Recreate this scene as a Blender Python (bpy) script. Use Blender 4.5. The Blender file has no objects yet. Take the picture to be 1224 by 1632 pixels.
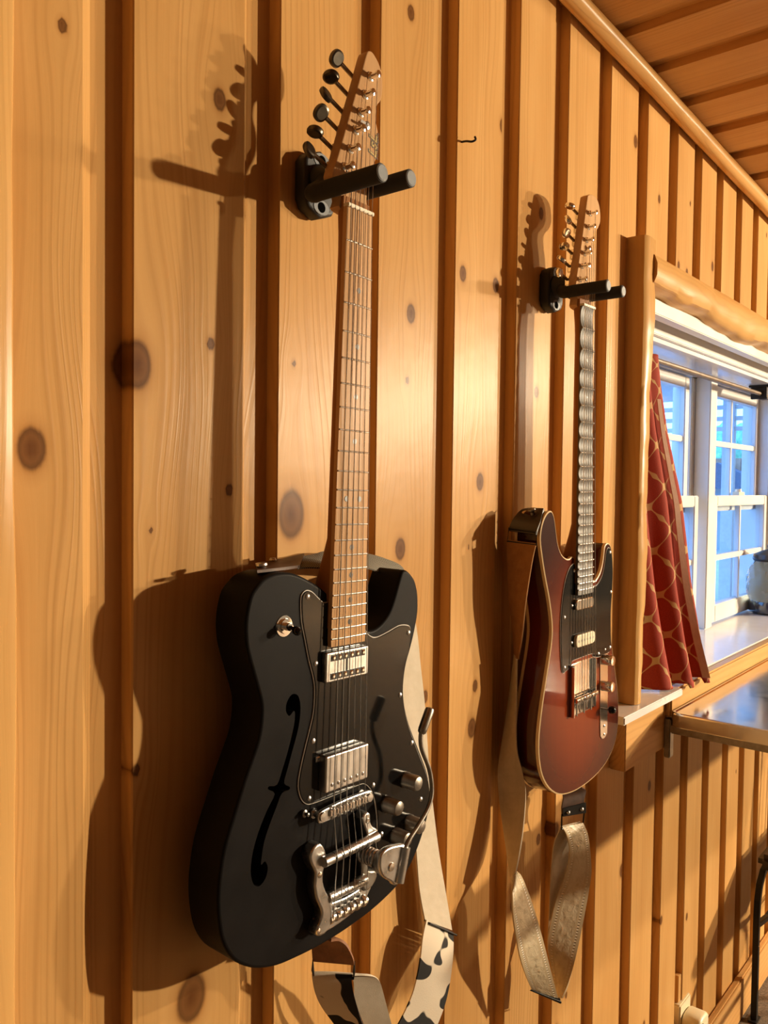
import bpy, bmesh, math, random
import numpy as np
from mathutils import Vector, Matrix
random.seed(7); rng = np.random.default_rng(7)
sc = bpy.context.scene
COL = sc.collection
PI = math.pi

# ------------------------------------------------------------------ camera
cam_d = bpy.data.cameras.new('camera'); cam = bpy.data.objects.new('camera', cam_d); COL.objects.link(cam)
R_ = Vector((0.63860, -0.76945, 0.01203)); U_ = Vector((0.01776, 0.03037, 0.99938)); F_ = Vector((0.76933, 0.63799, -0.03306))
cam.matrix_world = Matrix(((R_.x, U_.x, -F_.x, 0.0), (R_.y, U_.y, -F_.y, -0.69408), (R_.z, U_.z, -F_.z, 0.0), (0, 0, 0, 1)))
cam_d.sensor_fit = 'VERTICAL'; cam_d.sensor_height = 36; cam_d.sensor_width = 36; cam_d.lens = 28.958
cam_d.clip_start = 0.02; cam_d.clip_end = 200
sc.camera = cam

# ------------------------------------------------------------------ light
world = bpy.data.worlds.new('dusk'); sc.world = world; world.use_nodes = True
bg = world.node_tree.nodes['Background']; bg.inputs['Color'].default_value = (0.22, 0.47, 1.0, 1); bg.inputs['Strength'].default_value = 4.6
WARM = (1.0, 0.83, 0.58)
def bulb(name, loc, w, rad, col=WARM):
    l = bpy.data.lights.new(name, 'POINT'); l.energy = w; l.shadow_soft_size = rad; l.color = col
    o = bpy.data.objects.new(name, l); COL.objects.link(o); o.location = loc; return o
bulb('pendant_bulb', (7.00, -5.90, 0.73), 3350, 0.09)
bulb('pendant_bulb', (5.50, -3.15, 0.73), 500, 0.06)
bulb('pendant_bulb', (4.90, -2.15, 0.73), 130, 0.06)
vs = sc.view_settings
vs.view_transform = 'Standard'; vs.look = 'None'; vs.gamma = 1; vs.use_curve_mapping = False; vs.exposure = 0.10

# ------------------------------------------------------------------ node helpers
class NT:
    def __init__(s, name):
        s.m = bpy.data.materials.new(name); s.m.use_nodes = True; s.t = s.m.node_tree; s.b = s.t.nodes['Principled BSDF']
    def n(s, typ, **kw):
        o = s.t.nodes.new(typ)
        for k, v in kw.items():
            if k in o.inputs: o.inputs[k].default_value = v
            else: setattr(o, k, v)
        return o
    def l(s, a, b): s.t.links.new(a, b)
    def math(s, op, a, b=None, c=None, clamp=False):
        o = s.t.nodes.new('ShaderNodeMath'); o.operation = op; o.use_clamp = clamp
        for i, v in enumerate((a, b, c)):
            if v is None: continue
            if isinstance(v, (int, float)): o.inputs[i].default_value = v
            else: s.l(v, o.inputs[i])
        return o.outputs[0]
    def comb(s, x, y, z):
        o = s.t.nodes.new('ShaderNodeCombineXYZ')
        for i, v in enumerate((x, y, z)):
            if isinstance(v, (int, float)): o.inputs[i].default_value = v
            else: s.l(v, o.inputs[i])
        return o.outputs[0]
    def noise(s, vec, scale, detail=3, rough=.5, dist=0.0):
        o = s.n('ShaderNodeTexNoise', Scale=scale, Detail=detail, Roughness=rough, Distortion=dist)
        s.l(vec, o.inputs['Vector']); return o.outputs['Fac']
    def ramp(s, fac, stops):
        o = s.t.nodes.new('ShaderNodeValToRGB'); e = o.color_ramp.elements
        e[0].position, e[0].color = stops[0][0], (*stops[0][1], 1); e[1].position, e[1].color = stops[-1][0], (*stops[-1][1], 1)
        for p, c in stops[1:-1]:
            k = e.new(p); k.color = (*c, 1)
        s.l(fac, o.inputs[0]); return o.outputs[0]
    def mix(s, fac, a, b, mode='MIX'):
        o = s.t.nodes.new('ShaderNodeMix'); o.data_type = 'RGBA'; o.blend_type = mode
        for k, v in ((0, fac), (6, a), (7, b)):
            if isinstance(v, (int, float)): o.inputs[k].default_value = v
            elif isinstance(v, tuple): o.inputs[k].default_value = (*v, 1)
            else: s.l(v, o.inputs[k])
        return o.outputs[2]
    def bump(s, h, strength, dist=.001):
        o = s.n('ShaderNodeBump', Strength=strength, Distance=dist); s.l(h, o.inputs['Height']); s.l(o.outputs[0], s.b.inputs['Normal'])
    def set(s, **kw):
        for k, v in kw.items():
            k = k.replace('_', ' ')
            s.b.inputs[k].default_value = (*v, 1) if isinstance(v, tuple) else v
        return s

def plain(name, col, rough=.5, metal=0.0, **kw):
    n = NT(name); n.set(Base_Color=col, Roughness=rough, Metallic=metal, **kw)
    return n.m

def worn(name, col, rough=.4, metal=0.0, var=.25, scale=30, **kw):
    """plain colour with fine procedural wear"""
    n = NT(name); n.set(Roughness=rough, Metallic=metal, **kw)
    tc = n.n('ShaderNodeTexCoord').outputs['Object']
    f = n.noise(tc, scale, 4, .6)
    d = tuple(c*(1-var) for c in col); b = tuple(min(1, c*(1+var*.6)) for c in col)
    n.l(n.ramp(f, [(.3, d), (.7, b)]), n.b.inputs['Base Color'])
    n.l(n.math('MULTIPLY_ADD', f, .25, rough-.1), n.b.inputs['Roughness'])
    return n.m

L_LIGHT, L_MID, L_DARK = (.64, .375, .145), (.51, .27, .088), (.30, .13, .036)
def pine(name, axis='Z', attr=False, light=L_LIGHT, mid=L_MID, dark=L_DARK, rough=.30, knots=True, coat=.30, gain=1.0):
    n = NT(name)
    tc = n.n('ShaderNodeTexCoord').outputs['Object']
    sp = n.n('ShaderNodeSeparateXYZ'); n.l(tc, sp.inputs[0])
    rnd = n.n('ShaderNodeObjectInfo').outputs['Random']
    o = {'X': sp.outputs[0], 'Y': sp.outputs[1], 'Z': sp.outputs[2]}
    along = n.math('ADD', o[axis], n.math('MULTIPLY', rnd, 57.0))
    oth = [o[k] for k in 'XYZ' if k != axis]
    if attr:
        across = n.n('ShaderNodeAttribute', attribute_name='gu').outputs['Fac']
        dep = oth[1]
    else:
        across, dep = oth[0], oth[1]
    across = n.math('ADD', across, n.math('MULTIPLY', rnd, 23.0))
    # slow warp of the grain
    wv = n.comb(n.math('MULTIPLY', across, 9.0), n.math('MULTIPLY', dep, 9.0), n.math('MULTIPLY', along, 1.6))
    w = n.noise(wv, 1.0, 2)
    ac = n.math('ADD', across, n.math('MULTIPLY_ADD', w, .05, -.025))
    # year rings: broad bands, sharp late wood lines
    ph = n.noise(n.comb(n.math('MULTIPLY', ac, 34.0), dep, n.math('MULTIPLY', along, .5)), 1.0, 2)
    ring = n.math('SINE', n.math('ADD', n.math('MULTIPLY', n.math('ADD', ac, n.math('MULTIPLY', dep, .6)), 620.0), n.math('MULTIPLY', ph, 26.0)))
    ring = n.math('POWER', n.math('MULTIPLY_ADD', ring, .5, .5), 3.0)
    rs = n.noise(n.comb(n.math('MULTIPLY', ac, 18.0), dep, n.math('MULTIPLY', along, .7)), 1.0, 2)
    ring = n.math('MULTIPLY', ring, n.math('MULTIPLY_ADD', rs, 2.4, -.75, True))
    fine = n.noise(n.comb(n.math('MULTIPLY', ac, 260.0), n.math('MULTIPLY', dep, 120.0), n.math('MULTIPLY', along, 5.0)), 1.0, 4, .6)
    blot = n.noise(n.comb(n.math('MULTIPLY', ac, 12.0), n.math('MULTIPLY', dep, 8.0), n.math('MULTIPLY', along, 2.2)), 1.0, 3)
    c = n.mix(n.math('MULTIPLY_ADD', blot, 2.2, -.6, True), light, mid)
    c = n.mix(n.math('MULTIPLY', ring, .40), c, dark)
    c = n.mix(n.math('MULTIPLY_ADD', fine, .55, -.13, True), c, mid)
    if attr:
        kd = n.n('ShaderNodeAttribute', attribute_name='kd').outputs['Fac']
        kd = n.math('ADD', kd, n.math('MULTIPLY_ADD', fine, .3, -.15))
        m2 = n.ramp(n.math('MULTIPLY', kd, .25), [(0, (1, 1, 1)), (.25, (.85, .85, .85)), (.33, (.35, .35, .35)), (.48, (0, 0, 0))])
        kc = n.ramp(n.math('MULTIPLY', kd, .25), [(0, (.10, .036, .011)), (.16, (.14, .052, .016)), (.225, (.07, .022, .007)), (.29, (.38, .18, .055)), (.5, (.46, .24, .085))])
        c = n.mix(m2, c, kc)
    elif knots:
        v = n.n('ShaderNodeTexVoronoi', Scale=1.0, Randomness=1.0)
        n.l(n.comb(n.math('MULTIPLY', across, 6.0), n.math('MULTIPLY', dep, 2.0), n.math('MULTIPLY', along, 2.2)), v.inputs['Vector'])
        kd = n.math('ADD', v.outputs['Distance'], n.math('MULTIPLY_ADD', fine, .03, -.015))
        m2 = n.ramp(kd, [(.05, (1, 1, 1)), (.09, (.4, .4, .4)), (.16, (0, 0, 0))])
        c = n.mix(m2, c, (.16, .06, .02))
    hv = n.n('ShaderNodeHueSaturation'); n.l(c, hv.inputs['Color'])
    n.l(n.math('MULTIPLY_ADD', rnd, .16*gain, .92*gain), hv.inputs['Value'])
    n.l(hv.outputs[0], n.b.inputs['Base Color'])
    n.set(Roughness=rough, Coat_Weight=0.0, Specular_IOR_Level=coat*.21)
    h = n.math('ADD', n.math('MULTIPLY', fine, .7), n.math('MULTIPLY', ring, .5))
    rip = n.noise(n.comb(n.math('MULTIPLY', across, 26.0), n.math('MULTIPLY', dep, 26.0), n.math('MULTIPLY', along, 20.0)), 1.0, 2)
    n.bump(n.math('ADD', h, n.math('MULTIPLY', rip, 1.6)), .22, .0012)
    return n.m

M = {}
M['plank'] = pine('pine_plank', 'Z', attr=True)
M['plank_far'] = pine('pine_plank_plain', 'Z')
M['ceil'] = pine('pine_ceiling', 'Y', light=(.68, .40, .155), mid=(.57, .30, .105), rough=.42)
M['log_z'] = pine('peeled_log_upright', 'Z', light=(.62, .37, .14), mid=(.52, .28, .09), rough=.26, coat=.5)
M['log_x'] = pine('peeled_log_level', 'X', light=(.66, .40, .155), mid=(.55, .30, .10), rough=.30, coat=.5)
M['trim_x'] = pine('pine_board_level', 'X', light=(.68, .40, .16), mid=(.55, .29, .10), rough=.34)
M['white'] = worn('white_paint', (.70, .68, .64), .30, var=.05, scale=6)
M['gloss_white'] = worn('gloss_white_paint', (.76, .755, .75), .22, var=.04, scale=5, Coat_Weight=.3, Coat_Roughness=.08)
M['black_satin'] = worn('satin_black_lacquer', (.009, .008, .008), .46, var=.3, scale=14, Specular_IOR_Level=.06)
M['black_gloss'] = plain('gloss_black_plastic', (.005, .005, .005), .10, Specular_IOR_Level=.3)
M['hole'] = plain('painted_hole_shade', (.003, .003, .003), 1.0, Specular_IOR_Level=0.0)  # matt black standing in for the shade inside a hole
M['black_plastic'] = worn('matt_black_plastic', (.012, .012, .012), .55, var=.2)
M['foam'] = worn('black_foam_sleeve', (.010, .009, .009), .8, var=.3, scale=200)
M['grey_plastic'] = worn('worn_grey_plastic', (.16, .17, .18), .5, var=.3, scale=60)
M['nickel'] = worn('nickel', (.66, .655, .64), .28, 1.0, var=.18, scale=40)
M['chrome'] = plain('chrome', (.85, .84, .82), .10, 1.0)
M['dull_metal'] = worn('aged_metal', (.33, .31, .28), .34, 1.0, var=.3, scale=50)
M['button'] = worn('shade_toned_tuner_metal', (.10, .085, .065), .3, .9, var=.3, scale=50)  # dark tone stands in for the buttons' shaded faces and dim reflections
M['steel'] = worn('stainless_steel', (.66, .66, .67), .12, 1.0, var=.08, scale=20)
M['iron'] = worn('black_iron', (.012, .010, .009), .45, .4, var=.3, scale=60)
M['maple'] = pine('roasted_maple', 'Z', light=(.60, .37, .19), mid=(.50, .285, .135), dark=(.34, .17, .07), rough=.34, knots=False)
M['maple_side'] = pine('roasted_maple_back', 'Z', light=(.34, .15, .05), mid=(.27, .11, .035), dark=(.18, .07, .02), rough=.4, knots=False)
M['maple_light'] = pine('maple_headstock', 'Z', light=(.66, .42, .22), mid=(.58, .34, .16), dark=(.42, .22, .09), rough=.3, knots=False)
M['ebony'] = worn('dark_fretboard_wood', (.11, .095, .075), .50, var=.3, scale=90)
M['cream'] = plain('cream_binding', (.70, .52, .28), .3)
M['ivory'] = plain('ivory_plastic', (.74, .64, .44), .38)
M['bone'] = plain('bone_nut', (.74, .64, .48), .4)
M['pearl'] = plain('pale_inlay', (.75, .74, .70), .25)
M['black_dot'] = plain('black_inlay', (.02, .018, .015), .4)
M['white_ply'] = plain('white_ply', (.62, .58, .52), .4)
M['brown_leather'] = worn('brown_leather', (.075, .030, .014), .45, var=.35, scale=80)
M['tan_leather'] = worn('tan_leather', (.24, .10, .045), .5, var=.35, scale=80)
M['dark_leather'] = worn('dark_leather', (.022, .012, .008), .42, var=.3, scale=90)
M['carpet'] = worn('speckled_carpet', (.17, .125, .085), .95, var=.65, scale=190)
M['logo'] = plain('gold_logo', (.42, .30, .10), .4, .3)
M['logo_dark'] = plain('dark_logo', (.06, .035, .015), .5)

def m_burst():
    n = NT('cherry_burst_lacquer')
    tc = n.n('ShaderNodeTexCoord').outputs['Object']; sp = n.n('ShaderNodeSeparateXYZ'); n.l(tc, sp.inputs[0])
    x = n.math('DIVIDE', sp.outputs[0], .135); z = n.math('DIVIDE', n.math('ADD', sp.outputs[2], .60), .20)
    d = n.math('SQRT', n.math('ADD', n.math('MULTIPLY', x, x), n.math('MULTIPLY', z, z)))
    c = n.ramp(n.math('MULTIPLY', d, .6), [(0, (.25, .036, .004)), (.35, (.19, .025, .0035)), (.62, (.075, .010, .003)), (.8, (.030, .005, .003))])
    g = n.noise(n.comb(n.math('MULTIPLY', sp.outputs[0], 60.0), 0.0, n.math('MULTIPLY', sp.outputs[2], 3.0)), 1.0, 3)
    n.l(n.mix(n.math('MULTIPLY', g, .25), c, (.03, .006, .004)), n.b.inputs['Base Color'])
    n.set(Roughness=.2, Specular_IOR_Level=.08, Coat_Weight=.38, Coat_Roughness=.03)
    return n.m
M['burst'] = m_burst()

def uvs(n):
    sp = n.n('ShaderNodeSeparateXYZ'); n.l(n.n('ShaderNodeUVMap', uv_map='uv').outputs[0], sp.inputs[0]); return sp.outputs
def m_cow():
    n = NT('cow_print_cloth'); uv = n.n('ShaderNodeUVMap', uv_map='uv').outputs[0]
    f = n.noise(uv, 27.0, 1.0, .4, .3)
    n.l(n.ramp(f, [(.525, (.66, .58, .46)), (.537, (.005, .004, .004))]), n.b.inputs['Base Color']); n.set(Roughness=.85)
    n.bump(n.noise(uv, 500, 2), .15); return n.m
def m_web():
    n = NT('grey_herringbone_webbing'); u = uvs(n)
    z = n.math('PINGPONG', u[1], .006); s = n.math('SINE', n.math('MULTIPLY', n.math('ADD', u[0], z), 1700.0))
    n.l(n.ramp(n.math('MULTIPLY_ADD', s, .5, .5), [(.3, (.05, .045, .035)), (.7, (.26, .24, .19))]), n.b.inputs['Base Color']); n.set(Roughness=.9); return n.m
def m_suede(name, a, b):
    n = NT(name); uv = n.n('ShaderNodeUVMap', uv_map='uv').outputs[0]
    f = n.noise(uv, 60, 5, .65)
    n.l(n.ramp(f, [(.3, a), (.7, b)]), n.b.inputs['Base Color']); n.set(Roughness=.9); n.bump(n.noise(uv, 900, 3), .25); return n.m
def m_emboss():
    n = NT('cream_tooled_leather'); uv = n.n('ShaderNodeUVMap', uv_map='uv').outputs[0]; u = uvs(n)
    v = n.n('ShaderNodeTexVoronoi', Scale=95.0, feature='SMOOTH_F1'); n.l(uv, v.inputs['Vector'])
    f = n.noise(uv, 70, 4, .6, 1.5)
    h = n.math('ADD', v.outputs['Distance'], f)
    band = n.math('ABSOLUTE', n.math('SUBTRACT', u[1], .025))
    mid = n.math('LESS_THAN', band, .013)
    h = n.math('MULTIPLY', h, mid)
    st = n.math('MULTIPLY', n.math('LESS_THAN', n.math('ABSOLUTE', n.math('SUBTRACT', band, .0185)), .0016), n.math('MULTIPLY_ADD', n.math('SINE', n.math('MULTIPLY', u[0], 1400.0)), .5, .5))
    c = n.ramp(h, [(0, (.56, .45, .28)), (.5, (.52, .41, .25)), (1.0, (.62, .52, .35))])
    n.l(n.mix(n.math('MULTIPLY', st, .7), c, (.75, .68, .55)), n.b.inputs['Base Color'])
    n.set(Roughness=.42); n.bump(n.math('ADD', n.math('MULTIPLY', h, 1.2), st), .7, .0015); return n.m
def m_curtain():
    n = NT('red_trellis_cloth'); u = uvs(n)
    U = n.math('MULTIPLY', u[0], 2*PI/.088); V = n.math('MULTIPLY', u[1], 2*PI/.100)
    U2 = n.math('ADD', U, n.math('MULTIPLY', n.math('SINE', n.math('MULTIPLY', V, 2.0)), .42)); V2 = n.math('ADD', V, n.math('MULTIPLY', n.math('SINE', n.math('MULTIPLY', U, 2.0)), .42))
    f = n.math('ADD', n.math('COSINE', U2), n.math('COSINE', V2))
    sa, sb = n.math('SINE', U2), n.math('SINE', V2)
    g = n.math('ADD', n.math('SQRT', n.math('ADD', n.math('MULTIPLY', sa, sa), n.math('MULTIPLY', sb, sb))), .10)
    line = n.math('LESS_THAN', n.math('DIVIDE', n.math('ABSOLUTE', f), g), .085)
    uv = n.n('ShaderNodeUVMap', uv_map='uv').outputs[0]
    wv = n.noise(uv, 500, 2)
    n.l(n.mix(n.math('MULTIPLY', line, .85), n.ramp(wv, [(.3, (.24, .024, .010)), (.7, (.32, .038, .016))]), (.50, .33, .14)), n.b.inputs['Base Color'])
    n.set(Roughness=.8, Specular_IOR_Level=.2); return n.m
def m_glass():
    n = NT('window_glass'); t = n.t; out = t.nodes['Material Output']
    tr = t.nodes.new('ShaderNodeBsdfTransparent'); tr.inputs[0].default_value = (.93, .97, 1, 1)
    gl = t.nodes.new('ShaderNodeBsdfGlossy'); gl.inputs['Roughness'].default_value = .02
    fr = t.nodes.new('ShaderNodeValue'); fr.outputs[0].default_value = .07
    mx = t.nodes.new('ShaderNodeMixShader'); n.l(fr.outputs[0], mx.inputs[0]); n.l(tr.outputs[0], mx.inputs[1]); n.l(gl.outputs[0], mx.inputs[2])
    n.l(mx.outputs[0], out.inputs['Surface']); return n.m
def m_leaves():
    n = NT('leafy_green'); tc = n.n('ShaderNodeTexCoord').outputs['Object']
    f = n.noise(tc, 3.5, 6, .7)
    n.l(n.ramp(f, [(.3, (.10, .30, .14)), (.55, (.28, .62, .40)), (.75, (.60, .85, .62))]), n.b.inputs['Base Color']); n.set(Roughness=.8); return n.m
M['cow'], M['web'], M['emboss'], M['curtain'], M['glass'], M['leaves'] = m_cow(), m_web(), m_emboss(), m_curtain(), m_glass(), m_leaves()
M['suede'] = m_suede('tan_suede', (.26, .115, .030), (.36, .17, .05))
M['pale_suede'] = m_suede('pale_suede', (.44, .36, .25), (.54, .45, .32))
M['white_band'] = m_suede('off_white_cloth', (.58, .50, .38), (.66, .58, .46))

# ------------------------------------------------------------------ mesh helpers
def link(o, parent=None):
    COL.objects.link(o)
    if parent: o.parent = parent
    return o
def tag(o, label, cat, group=None):
    o['label'] = label; o['category'] = cat
    if group: o['group'] = group
    return o
def empty(name, label=None, cat=None, loc=(0, 0, 0), mw=None):
    o = bpy.data.objects.new(name, None); COL.objects.link(o); o.empty_display_size = .05
    if mw is not None: o.matrix_world = mw
    else: o.location = loc
    if label: tag(o, label, cat)
    return o
def struct(o): o['kind'] = 'structure'; return o
def mesh(name, v, f, mat, parent=None, smooth=False, origin=None):
    me = bpy.data.meshes.new(name)
    if origin is not None: v = [(p[0]-origin[0], p[1]-origin[1], p[2]-origin[2]) for p in v]
    me.from_pydata([tuple(p) for p in v], [], f); me.validate(); me.update()
    me.materials.append(M[mat] if isinstance(mat, str) else mat)
    if smooth:
        me.polygons.foreach_set('use_smooth', [True]*len(me.polygons))
    o = bpy.data.objects.new(name, me)
    if origin is not None: o.location = origin
    return link(o, parent)
class MB:
    def __init__(s): s.v, s.f = [], []
    def add(s, v, f):
        k = len(s.v); s.v += [tuple(p) for p in v]; s.f += [[i+k for i in q] for q in f]; return s
    def box(s, x0, x1, y0, y1, z0, z1):
        return s.add([(x, y, z) for x in (x0, x1) for y in (y0, y1) for z in (z0, z1)],
                     [(0, 1, 3, 2), (4, 6, 7, 5), (0, 4, 5, 1), (2, 3, 7, 6), (0, 2, 6, 4), (1, 5, 7, 3)])
    def rings(s, rings, cap=True, closed=False):
        n = len(rings[0]); v = [p for r in rings for p in r]; f = []
        m = len(rings)
        for i in range(m if closed else m-1):
            a, b = i*n, ((i+1) % m)*n
            for j in range(n):
                k = (j+1) % n; f.append((a+j, a+k, b+k, b+j))
        if cap and not closed:
            f.append(tuple(range(n))[::-1]); f.append(tuple(range((m-1)*n, m*n)))
        return s.add(v, f)
    def cyl(s, p0, p1, r0, r1=None, n=14):
        return s.tube([p0, p1], [r0, r0 if r1 is None else r1], n)
    def tube(s, pts, r, n=10, closed=False):
        pts = [Vector(p) for p in pts]; m = len(pts)
        rr = r if isinstance(r, (list, tuple)) else [r]*m
        t0 = (pts[1]-pts[0]).normalized()
        up = Vector((0, 0, 1)) if abs(t0.z) < .9 else Vector((1, 0, 0))
        nrm = t0.cross(up).normalized(); R = []
        for i in range(m):
            if closed: t = pts[(i+1) % m]-pts[i-1]
            elif i == 0: t = pts[1]-pts[0]
            elif i == m-1: t = pts[-1]-pts[-2]
            else: t = (pts[i+1]-pts[i]).normalized()+(pts[i]-pts[i-1]).normalized()
            t.normalize(); nrm = (nrm-t*nrm.dot(t)).normalized(); b = t.cross(nrm)
            R.append([pts[i]+(nrm*math.cos(2*PI*j/n)+b*math.sin(2*PI*j/n))*rr[i] for j in range(n)])
        return s.rings(R, closed=closed)
    def lathe(s, c, axis, prof, n=20):
        """prof: list of (radius, distance along axis)"""
        a = Vector(axis).normalized(); up = Vector((0, 0, 1)) if abs(a.z) < .9 else Vector((1, 0, 0))
        x = a.cross(up).normalized(); y = a.cross(x); c = Vector(c)
        return s.rings([[c+a*h+(x*math.cos(2*PI*j/n)+y*math.sin(2*PI*j/n))*max(r, 1e-5) for j in range(n)] for r, h in prof])
    def obj(s, name, mat, parent=None, smooth=False, origin=None, bevel=0.0):
        o = mesh(name, s.v, s.f, mat, parent, smooth, origin)
        if bevel or smooth:
            bm = bmesh.new(); bm.from_mesh(o.data); bmesh.ops.recalc_face_normals(bm, faces=bm.faces)
            if bevel: bmesh.ops.bevel(bm, geom=[e for e in bm.edges if len(e.link_faces) == 2 and e.calc_face_angle(0) > .6], offset=bevel, segments=2, affect='EDGES', clamp_overlap=True)
            bm.to_mesh(o.data); bm.free()
            if smooth: autosmooth(o)
        return o
def autosmooth(o, ang=.7):
    me = o.data; bm = bmesh.new(); bm.from_mesh(me)
    for e in bm.edges: e.smooth = not (len(e.link_faces) == 2 and (e.calc_face_angle(0) > ang or max(len(f.verts) for f in e.link_faces) > 8))
    for f in bm.faces: f.smooth = True
    bm.to_mesh(me); bm.free()
def crom(pts, sub=4, closed=False):
    p = [np.array(q, float) for q in pts]; n = len(p); out = []
    for i in range(n if closed else n-1):
        a, b, c, d = (p[(i-1) % n], p[i], p[(i+1) % n], p[(i+2) % n]) if closed else (p[max(i-1, 0)], p[i], p[i+1], p[min(i+2, n-1)])
        for k in range(sub):
            t = k/sub
            out.append(.5*((2*b)+(c-a)*t+(2*a-5*b+4*c-d)*t*t+(3*b-a-3*c+d)*t**3))
    if not closed: out.append(p[-1])
    return out
def offset(poly, d):
    """move a closed 2-D outline inwards by d"""
    P = np.array(poly, float); A = np.roll(P, 1, 0); B = np.roll(P, -1, 0)
    t = B-A; t /= np.linalg.norm(t, axis=1)[:, None]+1e-12
    area = .5*np.sum(P[:, 0]*B[:, 1]-B[:, 0]*P[:, 1])
    nrm = np.stack([-t[:, 1], t[:, 0]], 1)*(1 if area > 0 else -1)
    return P+nrm*d
def slab(poly, y0, y1, r=0.0, seg=3):
    """outline in (x, z), from y0 (front) to y1 (back), both rims rounded by r"""
    mb = MB(); R = []
    if r > 0:
        for k in range(seg+1):
            a = PI/2*k/seg; R.append((r*(1-math.sin(a)), y0+r*(1-math.cos(a))))
        for k in range(seg+1):
            a = PI/2*(1-k/seg); R.append((r*(1-math.sin(a)), y1-r*(1-math.cos(a))))
    else: R = [(0, y0), (0, y1)]
    mb.rings([[(p[0], y, p[1]) for p in offset(poly, d)] for d, y in R])
    return mb
def mm(pts): return [(a/1000., -s/1000.) for a, s in pts]
def ribbon(name, rows, mat, parent, th=.002, sub=5, nw=6, bow=0.0):
    """rows: (left xyz, right xyz); a strip with thickness and uv in metres (u along, v across)"""
    P = crom(rows, sub); m = len(P); v = []; uvl = []; L = 0
    for i, r in enumerate(P):
        a, b = Vector(r[:3]), Vector(r[3:])
        if i: L += ((Vector(P[i][:3])+Vector(P[i][3:]))/2-(Vector(P[i-1][:3])+Vector(P[i-1][3:]))/2).length
        j0, j1 = max(i-1, 0), min(i+1, m-1)
        t = (Vector(P[j1][:3])+Vector(P[j1][3:])-Vector(P[j0][:3])-Vector(P[j0][3:])); n = t.cross(b-a).normalized()
        for k in range(nw+1):
            q = a.lerp(b, k/nw)+n*bow*math.sin(PI*k/nw)
            v.append(q+n*th/2); uvl.append((L, .05*k/nw))
        for k in range(nw+1):
            q = a.lerp(b, 1-k/nw)+n*bow*math.sin(PI*k/nw)
            v.append(q-n*th/2); uvl.append((L, .05*(1-k/nw)))
    mb = MB(); n2 = 2*(nw+1); mb.rings([v[i*n2:(i+1)*n2] for i in range(m)])
    o = mesh(name, mb.v, mb.f, mat, parent, True)
    lay = o.data.uv_layers.new(name='uv')
    for lp in o.data.loops: lay.data[lp.index].uv = uvl[lp.vertex_index]
    autosmooth(o, 1.0); return o
def lateral(o, poly): return o

# ================================================================== THE SETTING
FLOOR = -1.52
def ceil_z(x): return .847-.033*(min(x, 3.2)-1.3)
WX0, WX1, WZ0, WZ1 = 1.686, 3.42, -.458, .425        # window opening
# structural wall sheet behind the planks
wb = MB()
wb.box(-2.0, WX0, .03, .20, FLOOR, 1.1); wb.box(WX1, 11.0, .03, .20, FLOOR, 1.1)
wb.box(WX0, WX1, .03, .20, FLOOR, WZ0); wb.box(WX0, WX1, .03, .20, WZ1, 1.1)
wall = struct(wb.obj('wall_back', 'plank_far'))
XS = [.4563, .6451, .8187, .9917, 1.1646, 1.3311, 1.5029, 1.6824, 1.8533, 2.0102, 2.1674, 2.3252, 2.4767, 2.6316]
while XS[0] > -1.9: XS.insert(0, XS[0]-.178)
while XS[-1] < 10.8: XS.append(XS[-1]+.158)
KNOTS = [(.3559, .0277, .016), (.461, .113, .020), (.668, -.036, .024), (.8726, -.0868, .013), (.8893, .2327, .011), (.883, .142, .005), (1.0667, .0062, .012),
         (1.0548, -.372, .013), (.5288, -.5423, .022), (1.012, .3117, .010), (1.1023, .312, .010), (1.2357, .159, .009), (.8808, .630, .009), (1.115, .56, .010),
         (1.2407, .458, .009), (1.62, .70, .011), (1.415, .40, .012), (1.19, -.70, .012), (1.75, .62, .008), (1.63, -.80, .012), (1.415, .18, .016), (2.10, .55, .010), (1.77, -.66, .010), (1.86, -1.0, .009), (1.98, -.70, .011), (2.03, -1.06, .008), (1.335, -.62, .012), (1.35, -1.0, .011), (2.25, -.60, .009), (.55, .145, .006), (.56, .40, .010)]
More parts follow.
